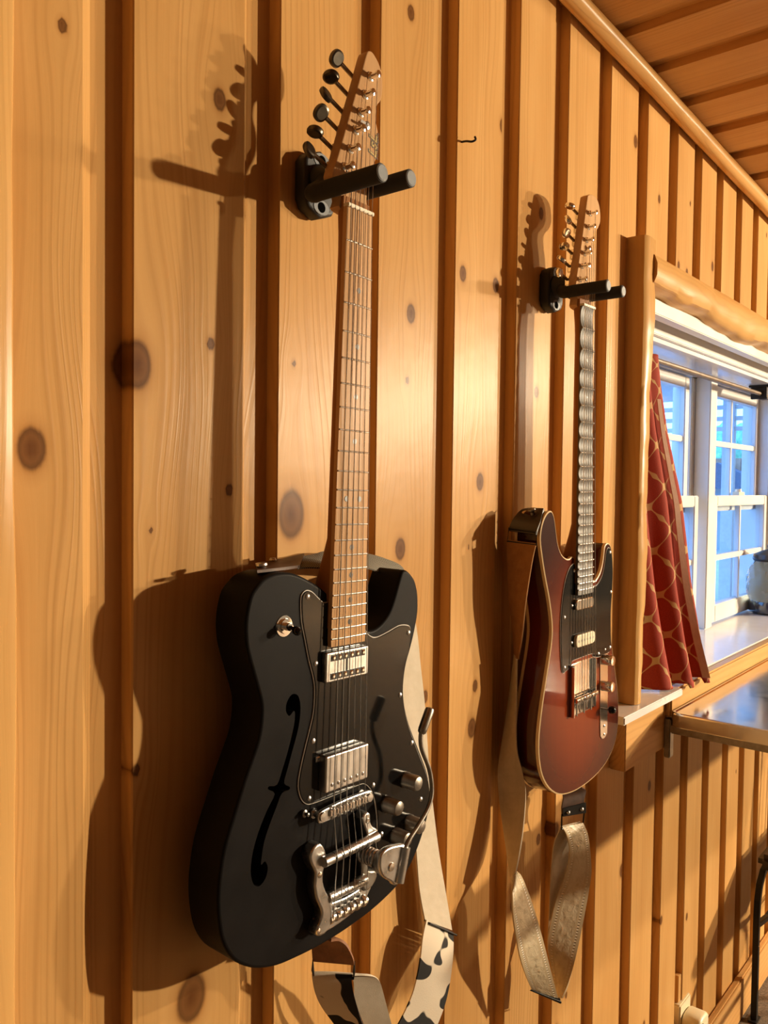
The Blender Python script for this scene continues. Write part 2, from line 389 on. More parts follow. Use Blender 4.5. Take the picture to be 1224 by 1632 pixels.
def plank(x0, x1, z0, z1, fine):
    """channel board: flat face, right edge bevelled down into a flat channel; left flank square"""
    xf = x1-.052; d = .018
    prof = [(x0, d+.012), (x0, .0015), (x0+.0015, 0.0)]
    nx = max(2, int((xf-x0)/.005)) if fine else 1
    prof += [(x0+.0015+(xf-x0-.0015)*k/nx, 0.0) for k in range(1, nx+1)]
    prof += [(xf+.018, d), (x1+.001, d), (x1+.001, d+.012)]
    nz = max(1, int((z1-z0)/.006)) if fine else 1
    P = np.array(prof); zz = np.linspace(z0, z1, nz+1); n = len(prof)
    V = np.zeros((nz+1, n, 3)); V[:, :, 0] = P[None, :, 0]-x0; V[:, :, 1] = P[None, :, 1]; V[:, :, 2] = zz[:, None]
    idx = np.arange((nz+1)*n).reshape(nz+1, n)
    nxt = np.roll(idx, -1, 1)
    q = np.stack([idx[:-1], nxt[:-1], nxt[1:], idx[1:]], -1).reshape(-1, 4)
    faces = q.tolist()+[idx[0].tolist()[::-1], idx[-1].tolist()]
    me = bpy.data.meshes.new('plank'); me.from_pydata(V.reshape(-1, 3).tolist(), [], faces); me.update()
    me.materials.append(M['plank' if fine else 'plank_far'])
    if fine:
        X = V[:, :, 0].reshape(-1)+x0; Z = V[:, :, 2].reshape(-1)
        kn = [k for k in KNOTS if x0-.03 < k[0] < x1+.03 and z0-.1 < k[1] < z1+.1]
        for _ in range(rng.poisson((z1-z0)*.9)): kn.append((x0+rng.uniform(.0, .13), rng.uniform(z0, z1), rng.uniform(.003, .009)))
        kd = np.full(X.shape, 9.0); gu = X-x0
        for (kx, kz, kr) in kn:
            dx = X-kx; dz = (Z-kz)/1.45; dist = np.sqrt(dx*dx+dz*dz)/(kr*.8)
            kd = np.minimum(kd, dist)
            gu = gu-dx*np.exp(-(dx/(kr*3.2))**2-(dz/(kr*5.5))**2)*.93+.0
        for nm, arr in (('kd', kd), ('gu', gu)):
            at = me.attributes.new(nm, 'FLOAT', 'POINT'); at.data.foreach_set('value', arr.astype(np.float32))
    o = bpy.data.objects.new('plank', me); o.location = (x0, 0, 0)
    return link(o, wall)
for a, b in zip(XS[:-1], XS[1:]):
    top = ceil_z((a+b)/2)+.012
    fine = .2 < a < 2.75
    if b < WX0+.02 or a > WX1-.03: plank(a, b, FLOOR, top, fine)
    else:
        plank(a, b, FLOOR, WZ0, fine); plank(a, b, WZ1, top, fine)
M['room'] = worn('darkened_room_wall', (.04, .034, .028), .8, var=.2, scale=2)  # colour made nearly black to hold back bounce light and reflections
# other sides of the room, out of view
struct(MB().box(-2.1, 11.1, -9.5, .20, FLOOR-.1, FLOOR).obj('floor', 'carpet'))
struct(MB().box(-2.1, -2.0, -9.5, .2, FLOOR, 1.1).obj('wall_left', 'room'))
struct(MB().box(11.0, 11.1, -9.5, .2, FLOOR, 1.1).obj('wall_right', 'room'))
struct(MB().box(-2.1, 11.1, -9.6, -9.5, FLOOR, 1.1).obj('wall_front', 'room'))
# ceiling
cv = []
CX = [1.4887-.166*k for k in range(1, 22)][::-1]+[1.4887, 1.6460, 1.8160, 1.981, 2.149, 2.3108]
while CX[-1] < 10.9: CX.append(CX[-1]+.163)
cb = MB()
cb.rings([[(x, -9.6, ceil_z(x)+.03), (x, .2, ceil_z(x)+.03), (x, .2, ceil_z(x)+.13), (x, -9.6, ceil_z(x)+.13)] for x in (-2.1, 3.2, 11.1)])
ceiling = struct(cb.obj('ceiling', 'ceil'))
for a, b in zip(CX[:-1], CX[1:]):
    xf = b-.048; d = .016
    pr = [(a, d+.012), (a, 0), (xf, 0), (xf+.016, d), (b+.001, d), (b+.001, d+.012)]
    ring = lambda y: [(x-a, y, ceil_z(x)+h) for x, h in pr]
    o = MB().rings([ring(-9.5), ring(.03)]).obj('plank', 'ceil', ceiling); o.location = (a, 0, 0)

def rough_log(name, p0, p1, r0, r1, mat, wob=.06, flat=None, n=18, m=40, seed=1, ell=(1, 1)):
    rg = np.random.default_rng(seed); ph = rg.uniform(0, 6.28, 8); P0, P1 = Vector(p0), Vector(p1)
    t = (P1-P0).normalized(); up = Vector((0, 0, 1)) if abs(t.z) < .9 else Vector((0, 1, 0))
    a = t.cross(up).normalized(); b = a.cross(t); L = (P1-P0).length; R = []
    for i in range(m+1):
        s = i/m; c = P0.lerp(P1, s); r = r0+(r1-r0)*s
        ring = []
        for j in range(n):
            th = 2*PI*j/n
            k = 1+wob*(.5*math.sin(3*th+ph[0]+2.5*s*L)+.5*math.sin(7*s*L+ph[1]+th)+.35*math.sin(17*s*L+ph[2]+2*th)+.2*math.sin(41*s*L+ph[3]+3*th))
            ring.append(c+(a*math.cos(th)*ell[0]+b*math.sin(th)*ell[1])*r*k)
        R.append(ring)
    return MB().rings(R).obj(name, mat, smooth=True, origin=tuple(P0))
struct(rough_log('trim_1', (-1.9, -.026, .829+.033*3.2), (3.2, -.022, .829-.033*1.9), .0150, .0185, 'log_x', .05, seed=3, m=100))
struct(rough_log('trim_5', (3.2, -.022, .829-.033*1.9), (10.95, -.022, .829-.033*1.9), .0185, .0185, 'log_x', .05, seed=4, m=100))

# peeled slab trims round the window: flat flanks, waney front
def waney(name, pts_fn, m, mat, origin):
    R = [pts_fn(i/m) for i in range(m+1)]
    return MB().rings(R).obj(name, mat, origin=origin, smooth=True)
def wv(s, seed, f=(5, 11, 23, 47), a=(.5, .3, .2, .12)):
    return sum(k*math.sin(q*s*6.28*.35+seed*1.7+j*2.1) for j, (q, k) in enumerate(zip(f, a)))
def post(s):
    z = -.437+s*.937; e = wv(s, 2)*.006; g = wv(s, 5)*.004
    x1 = 1.622+.022*s+e
    return [(1.588, .03, z), (1.588, -.030, z), (1.590, -.036+g*.3, z), (1.597, -.040+g*.3, z), (1.610+e*.6, -.041+g*.5, z), (x1-.005, -.039+g, z), (x1, -.033+g, z), (x1+.006, -.018, z), (x1+.004, .03, z)]
pst = waney('trim_2', post, 70, 'log_z', (1.6, 0, -.437)); struct(pst)
def header(s):
    x = 1.63+s*1.86; e = wv(s, 8)*.010; g = wv(s, 3)*.004
    zb = .405-.018*s+e
    return [(x, .03, .478), (x, -.026, .478+g), (x, -.040+g, .470+g), (x, -.046+g, .452), (x, -.046+g, zb+.020), (x, -.040+g, zb+.006), (x, -.028, zb), (x, .03, zb-.004)]
struct(waney('trim_3', header, 90, 'log_x', (1.63, 0, .44)))
# log edge board at the left end of this run of planks
def edge(s):
    z = FLOOR+s*2.42; e = wv(s*2.2, 4, a=(.35, .15, .06, .03))*.0035
    return [(.20, 0.0, z), (.20, -.018, z), (.22, -.020, z), (.322, -.020, z), (.331+e, -.018, z), (.335+e, -.012, z), (.336+e, 0.0, z)]
struct(waney('trim_4', edge, 90, 'log_z', (.27, 0, FLOOR)))
# baseboard
bb = MB().box(.336, 11.0, -.020, 0.0, FLOOR, -1.402).obj('baseboard_back', 'trim_x', bevel=.004, origin=(2.0, 0, FLOOR)); struct(bb)

# ------------------------------------------------------------------ window
win = struct(empty('window_1', loc=(2.5, .19, WZ0)))
def wpart(name, mb, mat, parent=win, bevel=.0, smooth=False):
    o = mb.obj(name, mat, bevel=bevel, smooth=smooth); o.parent = parent
    o.matrix_parent_inverse = Matrix.Translation(-Vector(win.location)) if parent is win else Matrix.Identity(4)
    return o
# sill board: white, protruding horn at its left end
sl = MB(); sl.box(1.492, 1.80, -.058, .27, WZ0+.004, -.438); sl.box(1.80, WX1, -.022, .27, WZ0+.004, -.438)
wpart('window_sill', sl, 'gloss_white', bevel=.002)
wpart('apron_board', MB().box(1.556, 1.80, -.034, 0, -.566, WZ0+.003), 'trim_x', bevel=.002)
wpart('ledger_board', MB().box(1.762, WX1, -.048, -.0225, -.497, -.440), 'log_x', bevel=.004)
# reveals
wpart('head_board', MB().box(WX0, WX1, .0, .27, .404, WZ1+.004), 'gloss_white')
wpart('head_casing', MB().box(1.66, WX1, -.006, .022, .372, .404), 'white', bevel=.002)
wpart('head_fascia', MB().box(WX0, WX1, .050, .064, .356, .404), 'white', bevel=.002)
wpart('side_board', MB().box(WX0, WX0+.016, .0, .27, WZ0+.02, .404), 'white')
wpart('side_board', MB().box(WX1-.016, WX1, .0, .27, WZ0+.02, .404), 'white')
wpart('soffit_board', MB().box(WX0+.016, WX1-.016, .064, .27, .345, .357), 'gloss_white')
GY = .19
def sash(x0, x1, z0, z1, y, name, nm_z):
    s = wpart(name, MB().box(x0, x0+.034, y-.016, y+.016, z0, z1).box(x1-.034, x1, y-.016, y+.016, z0, z1).box(x0+.034, x1-.034, y-.016, y+.016, z1-.034, z1).box(x0+.034, x1-.034, y-.016, y+.016, z0, z0+(.055 if z0 < -.3 else .034)), 'white', bevel=.003)
    gz0 = z0+(.055 if z0 < -.3 else .034)
    MB().box(x0+.034, x1-.034, y-.002, y+.002, gz0, z1-.034).obj('pane', 'glass', s)
    xm = (x0+x1)/2
    for mbx in (MB().box(xm-.007, xm+.007, y-.009, y+.009, gz0, z1-.034), MB().box(x0+.034, x1-.034, y-.010, y+.010, nm_z-.009, nm_z+.009)):
        mbx.obj('muntin', 'white', s, bevel=.002)
    return s
for (x0, x1) in ((1.90, 2.555), (2.70, 3.30)):
    sash(x0, x1, -.075, .342, GY+.036, 'upper_sash', .152)
    sash(x0, x1, -.432, -.022, GY, 'lower_sash', -.225)
    lk = wpart('sash_lock', MB().box((x0+x1)/2-.03, (x0+x1)/2+.03, GY-.012, GY+.010, -.022, -.010).lathe(((x0+x1)/2, GY, -.010), (0, 0, 1), [(.012, 0), (.010, .010)], 12), 'ivory')
wpart('mullion', MB().box(2.575, 2.68, GY+.018, .27, -.438, .345).box(2.600, 2.662, GY-.030, GY+.018, -.438, .345), 'white', bevel=.003)
wpart('mullion', MB().box(3.30, 3.41, GY-.02, .27, -.438, .345), 'white', bevel=.003)
wpart('mullion', MB().box(1.702, 1.90, GY-.02, .27, -.438, .345), 'white', bevel=.003)

# curtain rod with its bracket
rod = empty('curtain_rod', 'dark double curtain rod under the window head with black bracket', 'curtain rod', (2.5, .09, .315))
def rp(name, mb, mat, **k):
    o = mb.obj(name, mat, **k); o.parent = rod; o.matrix_parent_inverse = Matrix.Translation(-Vector(rod.location)); return o
M['rod'] = worn('brown_rod_metal', (.20, .15, .11), .4, .5, var=.2)
rp('rod', MB().cyl((1.703, .100, .316), (3.403, .100, .316), .0065), 'rod', smooth=True)
rp('rod', MB().cyl((1.703, .124, .322), (3.403, .124, .322), .0060), 'rod', smooth=True)
rp('bracket', MB().box(2.895, 2.925, .070, .135, .338, .345).box(2.903, 2.917, .080, .130, .300, .340).box(2.890, 2.930, .075, .100, .297, .304), 'iron', bevel=.001)

# curtain: gathered sheet hanging from the rod and spilling over the sill
cu = empty('curtain', 'red window curtain with cream trellis pattern, hanging behind the log post', 'curtain', (1.80, .0, -.43))
def cur(t, u):
    """t 0 top .. 1 bottom, u 0 left .. 1 right edge"""
    ks = [(0, 1.937, .072, .318), (.15, 1.95, .070, .25), (.3, 1.978, .062, .134), (.5, 2.028, .042, -.034), (.72, 1.997, .004, -.229), (.88, 1.971, -.030, -.352), (1, 1.951, -.062, -.448)]
    T = [k[0] for k in ks]; g = [float(np.interp(t, T, [k[j] for k in ks])) for j in (1, 2, 3)]
    xl = 1.706+.002*t
    x = xl+(g[0]-xl)*u
    yl = .078-.10*t**1.6; y = yl+(g[1]-yl)*u
    amp = .012+.011*t
    y += amp*math.sin(u*2*PI*2.6+.8+.7*t)*(1-.75*u**6)-.004*math.sin(u*31+t*5)*t
    z = g[2]+(.008*(1-u))*t
    if t > .93: z = max(z, -.434) if y > -.060 else z
    return (x, y, z)
NU, NTV = 60, 60
v = [cur(i/NTV, j/NU) for i in range(NTV+1) for j in range(NU+1)]
f = [(i*(NU+1)+j, i*(NU+1)+j+1, (i+1)*(NU+1)+j+1, (i+1)*(NU+1)+j) for i in range(NTV) for j in range(NU)]
co = mesh('cloth', v, f, 'curtain', None, True); co.parent = cu; co.matrix_parent_inverse = Matrix.Translation(-Vector(cu.location))
lay = co.data.uv_layers.new(name='uv')
for lp in co.data.loops:
    i, j = divmod(lp.vertex_index, NU+1); lay.data[lp.index].uv = (-.77*i/NTV, .42*j/NU)
sol = co.modifiers.new('thickness', 'SOLIDIFY'); sol.thickness = .002; sol.offset = 0
rows = []
for i in range(14):
    t = .2+.785*i/13; a, b = cur(t, .86), cur(t, .90); rows.append((a[0], a[1]-.010, a[2], b[0], b[1]-.010, b[2]))
M['hem'] = m_suede('pink_beige_hem', (.46, .29, .21), (.54, .36, .27))
hem = ribbon('hem_band', rows, 'hem', None, .003, 3, 3); hem.parent = cu; hem.matrix_parent_inverse = Matrix.Translation(-Vector(cu.location)); hem['label'] = 'pale hem band'

# ------------------------------------------------------------------ outdoors
struct(MB().box(.5, 24, .27, 12, -1.2, -1.0).obj('floor_porch', worn('grey_deck', (.44, .46, .48), .7, var=.15, scale=3)))
M['ext'] = worn('weathered_wood', (.50, .33, .22), .8, var=.35, scale=5)
M['ext_pale'] = worn('pale_grey_boards', (.36, .42, .46), .8, var=.12, scale=2)
M['ext_white'] = worn('white_exterior_paint', (.80, .82, .85), .6, var=.08)
M['slate'] = worn('slate_roof', (.10, .13, .18), .8, var=.3)
struct(MB().box(2.5, 7.6, .27, 2.4, .98, 1.04).obj('ceiling_porch', 'ext'))
RAF = [(4.6, 'nearest the house corner'), (5.6, 'in the middle of the porch roof'), (6.6, 'just inside the end beam')]
for xx, w_ in RAF:
    tag(MB().box(xx, xx+.09, .3, 2.4, .88, .98).obj('porch_rafter', 'ext_white', origin=(xx, .3, .88)), 'white painted porch rafter outside the window, '+w_, 'rafter', 'porch rafters')
tag(MB().box(7.5, 7.6, .3, 2.6, .80, .98).obj('porch_beam', 'ext_white', origin=(7.5, 1.4, .6)), 'broad white end beam under the porch roof outside', 'beam')
tr = empty('porch_lattice', 'open white slat screen hung below the porch end beam', 'screen', (7.55, 1.4, .3))
for z in (.72, .62, .53):
    o = MB().box(-.02, .02, -1.1, 1.2, z-.018-.3, z+.018-.3).obj('slat', 'ext_white', tr)
for y in (.55, 1.62, 2.5):
    o = MB().box(-.03, .03, y-.05-1.4, y+.05-1.4, -1.3, .4998).obj('post', 'ext_white', tr)
cb = empty('cabin', 'pale grey cabin with brown gable end and dark roof beyond the porch', 'building', (14, 4, -1))
def cbp(name, mb, mat):
    o = mb.obj(name, mat); o.parent = cb; o.matrix_parent_inverse = Matrix.Translation(-Vector(cb.location))
cbp('wall', MB().box(14, 17, .8, 8.0, -1, .02), 'ext_pale')
for k in range(18): cbp('gable_board', MB().box(13.97, 14.03, 2.2+.2*k, 2.38+.2*k, .02, .50), 'ext')
cbp('roof', MB().rings([[(13.6, 2.75, .0), (13.6, 3.65, .42), (13.6, 4.5, .0)], [(13.95, 2.75, .0), (13.95, 3.65, .42), (13.95, 4.5, .0)]]), 'slate')
def foliage(name, c, r, seed, label, group=None):
    rg = np.random.default_rng(seed); bm = bmesh.new(); bmesh.ops.create_icosphere(bm, subdivisions=5, radius=1)
    ph = rg.uniform(0, 6, 9)
    for q in bm.verts:
        p = q.co; k = 1+.16*math.sin(5*p.x+ph[0])*math.sin(6*p.y+ph[1])*math.sin(5*p.z+ph[2])+.10*math.sin(13*p.x+ph[3])*math.sin(12*p.z+ph[4])+.06*math.sin(29*p.y+ph[5])*math.sin(27*p.z+ph[6])+rg.uniform(-.03, .03)
        q.co = Vector((p.x*r[0]*k, p.y*r[1]*k, p.z*r[2]*k))
    me = bpy.data.meshes.new(name); bm.to_mesh(me); bm.free(); me.materials.append(M['leaves'])
    o = link(bpy.data.objects.new(name, me)); o.location = c
    return tag(o, label, 'tree', group)
for k, (x, y, z, ry, rz) in enumerate(((19.5, 4.9, .1, 1.3, 1.25), (19.8, 8.6, .2, .9, 1.0))):
    t_ = foliage('leafy_tree', (x, y, z), (1.2, ry, rz), 20+k, ('broad' if k == 0 else 'narrow')+' pale green leafy tree rising behind the grey cabin')

# ================================================================== TABLE, JAR, OUTLET, CHAIR
tb = empty('wall_table', 'steel-topped table fixed to the wall under the window', 'table', (2.5, -.4, -.51))
def tbp(name, mb, mat, **k):
    o = mb.obj(name, mat, **k); o.parent = tb; o.matrix_parent_inverse = Matrix.Translation(-Vector(tb.location)); return o
def rrect(x0, x1, y0, y1, r, n=5):
    out = []
    for cx, cy, a0 in ((x0+r, y0+r, PI), (x1-r, y0+r, 1.5*PI), (x1-r, y1-r, 0), (x0+r, y1-r, .5*PI)):
        out += [(cx+r*math.cos(a0+PI/2*k/n), cy+r*math.sin(a0+PI/2*k/n)) for k in range(n+1)]
    return out
q = rrect(1.742, 3.30, -.85, -.0495, .022)
T = []
for d, z in ((.0015, -.511), (0, -.5095), (0, -.484), (.0015, -.4812), (.004, -.480), (.0065, -.4805), (.010, -.4825)):
    T.append([(p[0], p[1], z) for p in offset(q, d)])
tbp('table_top', MB().rings(T), 'steel')
for bx in (1.757, 3.2):
    tbp('bracket', MB().box(bx, bx+.022, -.0485, -.0345, -.585, -.500).box(bx, bx+.022, -.30, -.0485, -.530, -.5105), 'dull_metal', bevel=.002)

# glass jug at the end of the sill
M['dark_glass'] = plain('dark_glazed_glass', (.02, .03, .05), .06, 0.0, Coat_Weight=1.0)
M['lid'] = plain('dark_lid', (.03, .022, .018), .3)
def m_jar():
    n = NT('clear_patterned_glass'); t = n.t
    tc = n.n('ShaderNodeTexCoord').outputs['Object']
    v = n.n('ShaderNodeTexVoronoi', Scale=38.0); n.l(tc, v.inputs['Vector'])
    n.set(Base_Color=(.62, .85, .95), Roughness=.04, Transmission_Weight=.96, IOR=1.3); n.bump(v.outputs['Distance'], .8, .004); return n.m
M['jar_glass'] = m_jar()
jr = empty('glass_jar', 'patterned glass jar with dark lid and base standing on the sill', 'jar', (3.105, .105, -.438))
MB().lathe((0, 0, 0), (0, 0, 1), [(.050, 0.0), (.068, .006), (.072, .03), (.066, .045)], 28).obj('base', 'dark_glass', jr, True)
MB().lathe((0, 0, .045), (0, 0, 1), [(.066, 0.0), (.078, .03), (.080, .08), (.070, .12), (.052, .14)], 28).obj('bowl', 'jar_glass', jr, True)
MB().lathe((0, 0, .185), (0, 0, 1), [(.055, 0.0), (.060, .008), (.056, .024), (.030, .036), (.012, .042), (.014, .054), (.006, .060)], 28).obj('lid', 'lid', jr, True)

# outlet with plug-in
ol = empty('wall_outlet', 'ivory outlet plate on the planks just above the baseboard', 'outlet', (2.02, 0, -1.32))
o = MB().box(-.036, .036, -.006, .016, -.058, .058).obj('cover_plate', 'ivory', ol, bevel=.003)
for sx in (.032,): MB().lathe((0, -.006, 0), (0, -1, 0), [(.003, 0), (.0025, .0012)], 10).obj('screw', 'dull_metal', ol)
MB().box(-.028, .036, .003, .018, .058, .125).obj('filler_block', 'plank_far', ol, bevel=.001)
pg = empty('plug_in_freshener', 'cream plug-in air freshener with rounded top plugged into the outlet', 'air freshener', (2.022, -.006, -1.335))
def pgp(name, mb, mat, **k): return mb.obj(name, mat, pg, **k)
prof = [(-.034, -.05), (-.034, .028), (-.030, .042), (-.020, .049), (.0, .051), (.020, .049), (.030, .042), (.034, .028), (.034, -.05)]
pgp('housing', slab(crom(prof, 2)+[np.array((.0, -.052))], -.046, -.0005, .007), 'ivory', smooth=True)
pgp('vent_panel', MB().box(-.020, .022, -.0485, -.045, -.035, .022), 'ivory', bevel=.0012)
for k in range(5): pgp('print_line', MB().box(-.026+.001*k, -.026+.013, -.0475, -.0465, .038-.005*k, .0395-.005*k), 'logo_dark')

# iron chair at the right, only its rear leg in frame
ch = empty('iron_chair', 'black iron chair with arched strap legs beside the baseboard', 'chair', (2.70, -.27, FLOOR))
def strap_bar(name, pts, w, t, mat='iron'):
    mb = MB(); R = []
    for i, p in enumerate(pts):
        a = Vector(pts[max(i-1, 0)]); b = Vector(pts[min(i+1, len(pts)-1)]); tg = (b-a).normalized()
        s = Vector((0, 1, 0)); n = tg.cross(s).normalized(); p = Vector(p)
        R.append([p+s*w/2+n*t/2, p-s*w/2+n*t/2, p-s*w/2-n*t/2, p+s*w/2-n*t/2])
    o = mb.rings(R).obj(name, mat, ch, bevel=.001); return o
for yy in (.222, -.222):
    arc = [(-.232, yy, .004), (-.232, yy, .30), (-.228, yy, .345), (-.212, yy, .385), (-.18, yy, .412), (-.13, yy, .422), (.13, yy, .422), (.18, yy, .412), (.212, yy, .385), (.228, yy, .345), (.232, yy, .30), (.232, yy, .004)]
    strap_bar('leg_arch', arc, .016, .016)
    strap_bar('stretcher', [(-.23, yy, .275), (-.12, yy, .255), (.12, yy, .255), (.23, yy, .275)], .014, .014)
    for sx in (-1, 1): MB().box(sx*.232-.022, sx*.232+.022, yy-.012, yy+.012, 0, .005).obj('foot', 'iron', ch, bevel=.001)
MB().box(-.22, .22, -.23, .23, .430, .475).obj('seat', 'dark_leather', ch, bevel=.015)
bk = MB(); bk.tube([(.20, -.21, .43), (.235, -.215, .70), (.245, -.15, .90), (.25, 0, .96), (.245, .15, .90), (.235, .215, .70), (.20, .21, .43)], .010, 10)
for yy in (-.1, 0, .1): bk.tube([(.205, yy, .46), (.245, yy, .94)], .005, 8)
bk.obj('backrest', 'iron', ch, True)

# ================================================================== HANGERS
def hanger(loc, tips, label):
    """loc: plate centre on the wall; tips: (x, z) of the two prongs' ends relative to loc, at depth yt"""
    h = empty('guitar_hanger', label, 'hanger', loc)
    hexa = [(-.026, -.020), (-.026, .022), (-.020, .031), (0, .0385), (.020, .031), (.026, .022), (.026, -.020), (.020, -.031), (0, -.0385), (-.020, -.031)]
    slab(hexa, -.019, 0.0, .004, 3).obj('wall_plate', 'black_plastic', h, True)
    for s in (1, -1):
        c = [(.011*math.cos(2*PI*k/16), s*.0265+.0085*math.sin(2*PI*k/16)) for k in range(16)]
        pad = slab([(p[0]*1.15, p[1]) for p in c], -.0197, -.0185, 0).obj('worn_pad', 'grey_plastic', h)
        MB().lathe((0, -.0197, s*.0265), (0, -1, 0), [(.0060, 0), (.0060, .0004)], 16).obj('screw_hole_disc', 'hole', pad)  # flat black disc, the hole's shade painted on, nothing cut
    T1, T2 = tips; x1, x2 = T1[0], T2[0]
    xm = (x1+x2)/2
    MB().lathe((0, -.018, .004), (0, -1, 0), [(.019, 0), (.017, .006), (.014, .014), (.012, .022)], 20).obj('hub', 'black_plastic', h, True)
    for xx, yt, zt in (T1, T2):
        s = 1 if xx > xm else -1
        pth = crom([(0.0+s*.002, -.030, .004), (xm*.4+s*.012, -.036, zt*.4), (xx-s*.007, -.043, zt*.85), (xx-s*.001, -.052, zt), (xx, -.066, zt), (xx, yt, zt)], 4)
        n = len(pth); rad = [.0098 if k > 1 else .0105 for k in range(n)]
        pr = MB().tube(pth, rad, 16).obj('prong', 'foam', h, True)
        MB().lathe((xx, yt+.0002, zt), (0, -1, 0), [(.0090, 0), (.0088, .0012), (.0075, .0020)], 18).obj('end_cap', 'grey_plastic', pr, True)
    return h
hanger((.693, -.0005, .346), ((-.044, -.147, -.029), (.020, -.134, -.013)), 'black guitar hanger gripping the black guitar below its pointed headstock')
hanger((1.262, -.0005, .333), ((-.0275, -.124, -.014), (.0385, -.120, -.010)), 'black guitar hanger gripping the red-brown guitar with the rounded headstock')

# ================================================================== GUITARS
SCALE = .648
def fd(n): return SCALE*(1-2**(-n/12))
def hw(s): return .0210+.0070*s/.455
def frame(o, ro, le):
    dn = Vector((math.sin(ro)*math.cos(le), -math.sin(le), -math.cos(ro)*math.cos(le))); x = Vector((math.cos(ro), 0, math.sin(ro))); z = -dn
    x = (x-z*x.dot(z)).normalized(); y = z.cross(x)
    return Matrix(((x.x, y.x, z.x, o[0]), (x.y, y.y, z.y, o[1]), (x.z, y.z, z.z, o[2]), (0, 0, 0, 1)))

def build_neck(g, mats, scallop=False, head=None, thick=.021):
    mf, mn, mh = mats
    END = fd(22)+.0085
    # fretboard
    R = []; N = 11; S = [0.0]
    fr = [fd(k) for k in range(23)]+[END]
    for a, b in zip(fr[:-1], fr[1:]):
        S += [a+(b-a)*k/8 for k in range(1, 9)] if scallop else [b]
    for s in S:
        w = hw(s)*(1.0 if s < END-.001 else .97)
        dip = 0
        if scallop:
            for a, b in zip(fr[:-2], fr[1:-1]):
                if a <= s <= b: dip = min(.0034, .09*(b-a)+.0006)*math.sin(PI*(s-a)/(b-a))**.7
        ring = [(-w+2*w*k/N, dip+.0012*((2*k/N-1)**2), -s) for k in range(N+1)]+[(w, .0065, -s), (-w, .0065, -s)]
        R.append(ring)
    fb = MB().rings(R).obj('fretboard', mf, g, smooth=True)
    # neck shaft
    R = []; K = 14
    for i in range(25):
        s = -.012+(.455+.012)*i/24; w = hw(max(s, 0)); t = thick+.003*max(s, 0)/.4
        if s < .045: t = thick+(.0245-thick)*(.5+.5*math.cos(PI*max(0, s)/.045))
        heel = max(0, (s-.36)/.08); t += .022*min(1, heel)**1.5; p = 2.2+6*min(1, heel)
        R.append([(w*math.copysign(abs(math.cos(a))**(2/p), math.cos(a)), .0062+(t-.0062)*abs(math.sin(a))**(2/p), -s) for a in [PI*k/K for k in range(K+1)]])
    nk = MB().rings(R).obj('neck', mn, g, smooth=True)
    for k in range(1, 23):
        s = fd(k); w = hw(s)-.0004
        ft = MB().tube([(-w+2*w*j/6, -.0003+.0012*((2*j/6-1)**2), -s) for j in range(7)], .00105, 8).obj('fret', 'nickel', g, smooth=True)
    for k in (3, 5, 7, 9, 12, 15, 17, 19, 21):
        s = (fd(k)+fd(k-1))/2; dip = .0030 if scallop else 0
        if scallop: dip = min(.0034, .09*(fd(k)-fd(k-1))+.0006)
        for x in ((-.0105, .0105) if k == 12 else (0,)):
            r = .0024 if scallop else .0031
            MB().lathe((x, dip+.0009, -s), (0, -1, 0), [(r, 0), (r, .0011)], 14).obj('inlay', 'pearl' if scallop else 'black_dot', g)
    MB().box(-.0212, .0212, -.0016, .0068, -.001, .0032).obj('nut', 'bone', g, bevel=.0006)
    pl = crom(mm(head[0]), 3, True)
    slab(pl, .0105, .0245, .0012, 2).obj('headstock', mh, g, smooth=True)

def lathe_obj(g, name, mat, c, prof, n=20, axis=(0, -1, 0), parent=None):
    return MB().lathe(c, axis, prof, n).obj(name, mat, parent or g, True)
def screw(g, a, s, h, mat='nickel', r=.0031):
    o = lathe_obj(g, 'screw', mat, (a/1000, h+.0002, -s/1000), [(r, 0), (r*.95, .0008), (r*.55, .0016), (.0004, .0018)], 12)
    return o
def tuners(g, posts, dirv, knob_r=.0105, small=False):
    for i, (a, s) in enumerate(posts):
        x, z = a/1000, -s/1000
        t = lathe_obj(g, 'tuner', 'chrome', (x, .0106, z), [(.0052, 0), (.0050, .0015), (.0032, .0022), (.0030, .0085), (.0040, .0100), (.0038, .0125), (.0015, .0132)], 16)
        d = Vector((dirv[0], 0, dirv[1])).normalized()
        p0 = Vector((x, .0300, z)); L = .030 if not small else .028
        MB().box(x-.008, x+.008, .0246, .0345, z-.009, z+.009).obj('gear_housing', 'chrome', t, bevel=.002)
        MB().cyl(p0, p0+d*L, .0024, n=10).obj('tuner_shaft', 'dull_metal', t, True)
        # kidney button turned at its own angle
        ang = (i*1.1+.4) if not small else i*.9
        ax = Vector((0, 1, 0)); q = (Matrix.Rotation(ang, 3, d) @ ax)
        e = d.cross(q)
        c = p0+d*(L+.007); V = []; F = []
        rings = []
        for hgt, sc_ in ((-.0034, .70), (-.0026, .92), (0, 1.0), (.0026, .92), (.0034, .70)):
            rings.append([c+q*hgt+(d*math.cos(th)*.0085+e*math.sin(th)*knob_r*(1+.08*math.cos(2*th)))*sc_ for th in [2*PI*k/20 for k in range(20)]])
        MB().rings(rings).obj('tuner_button', 'button' if not small else 'chrome', t, True)
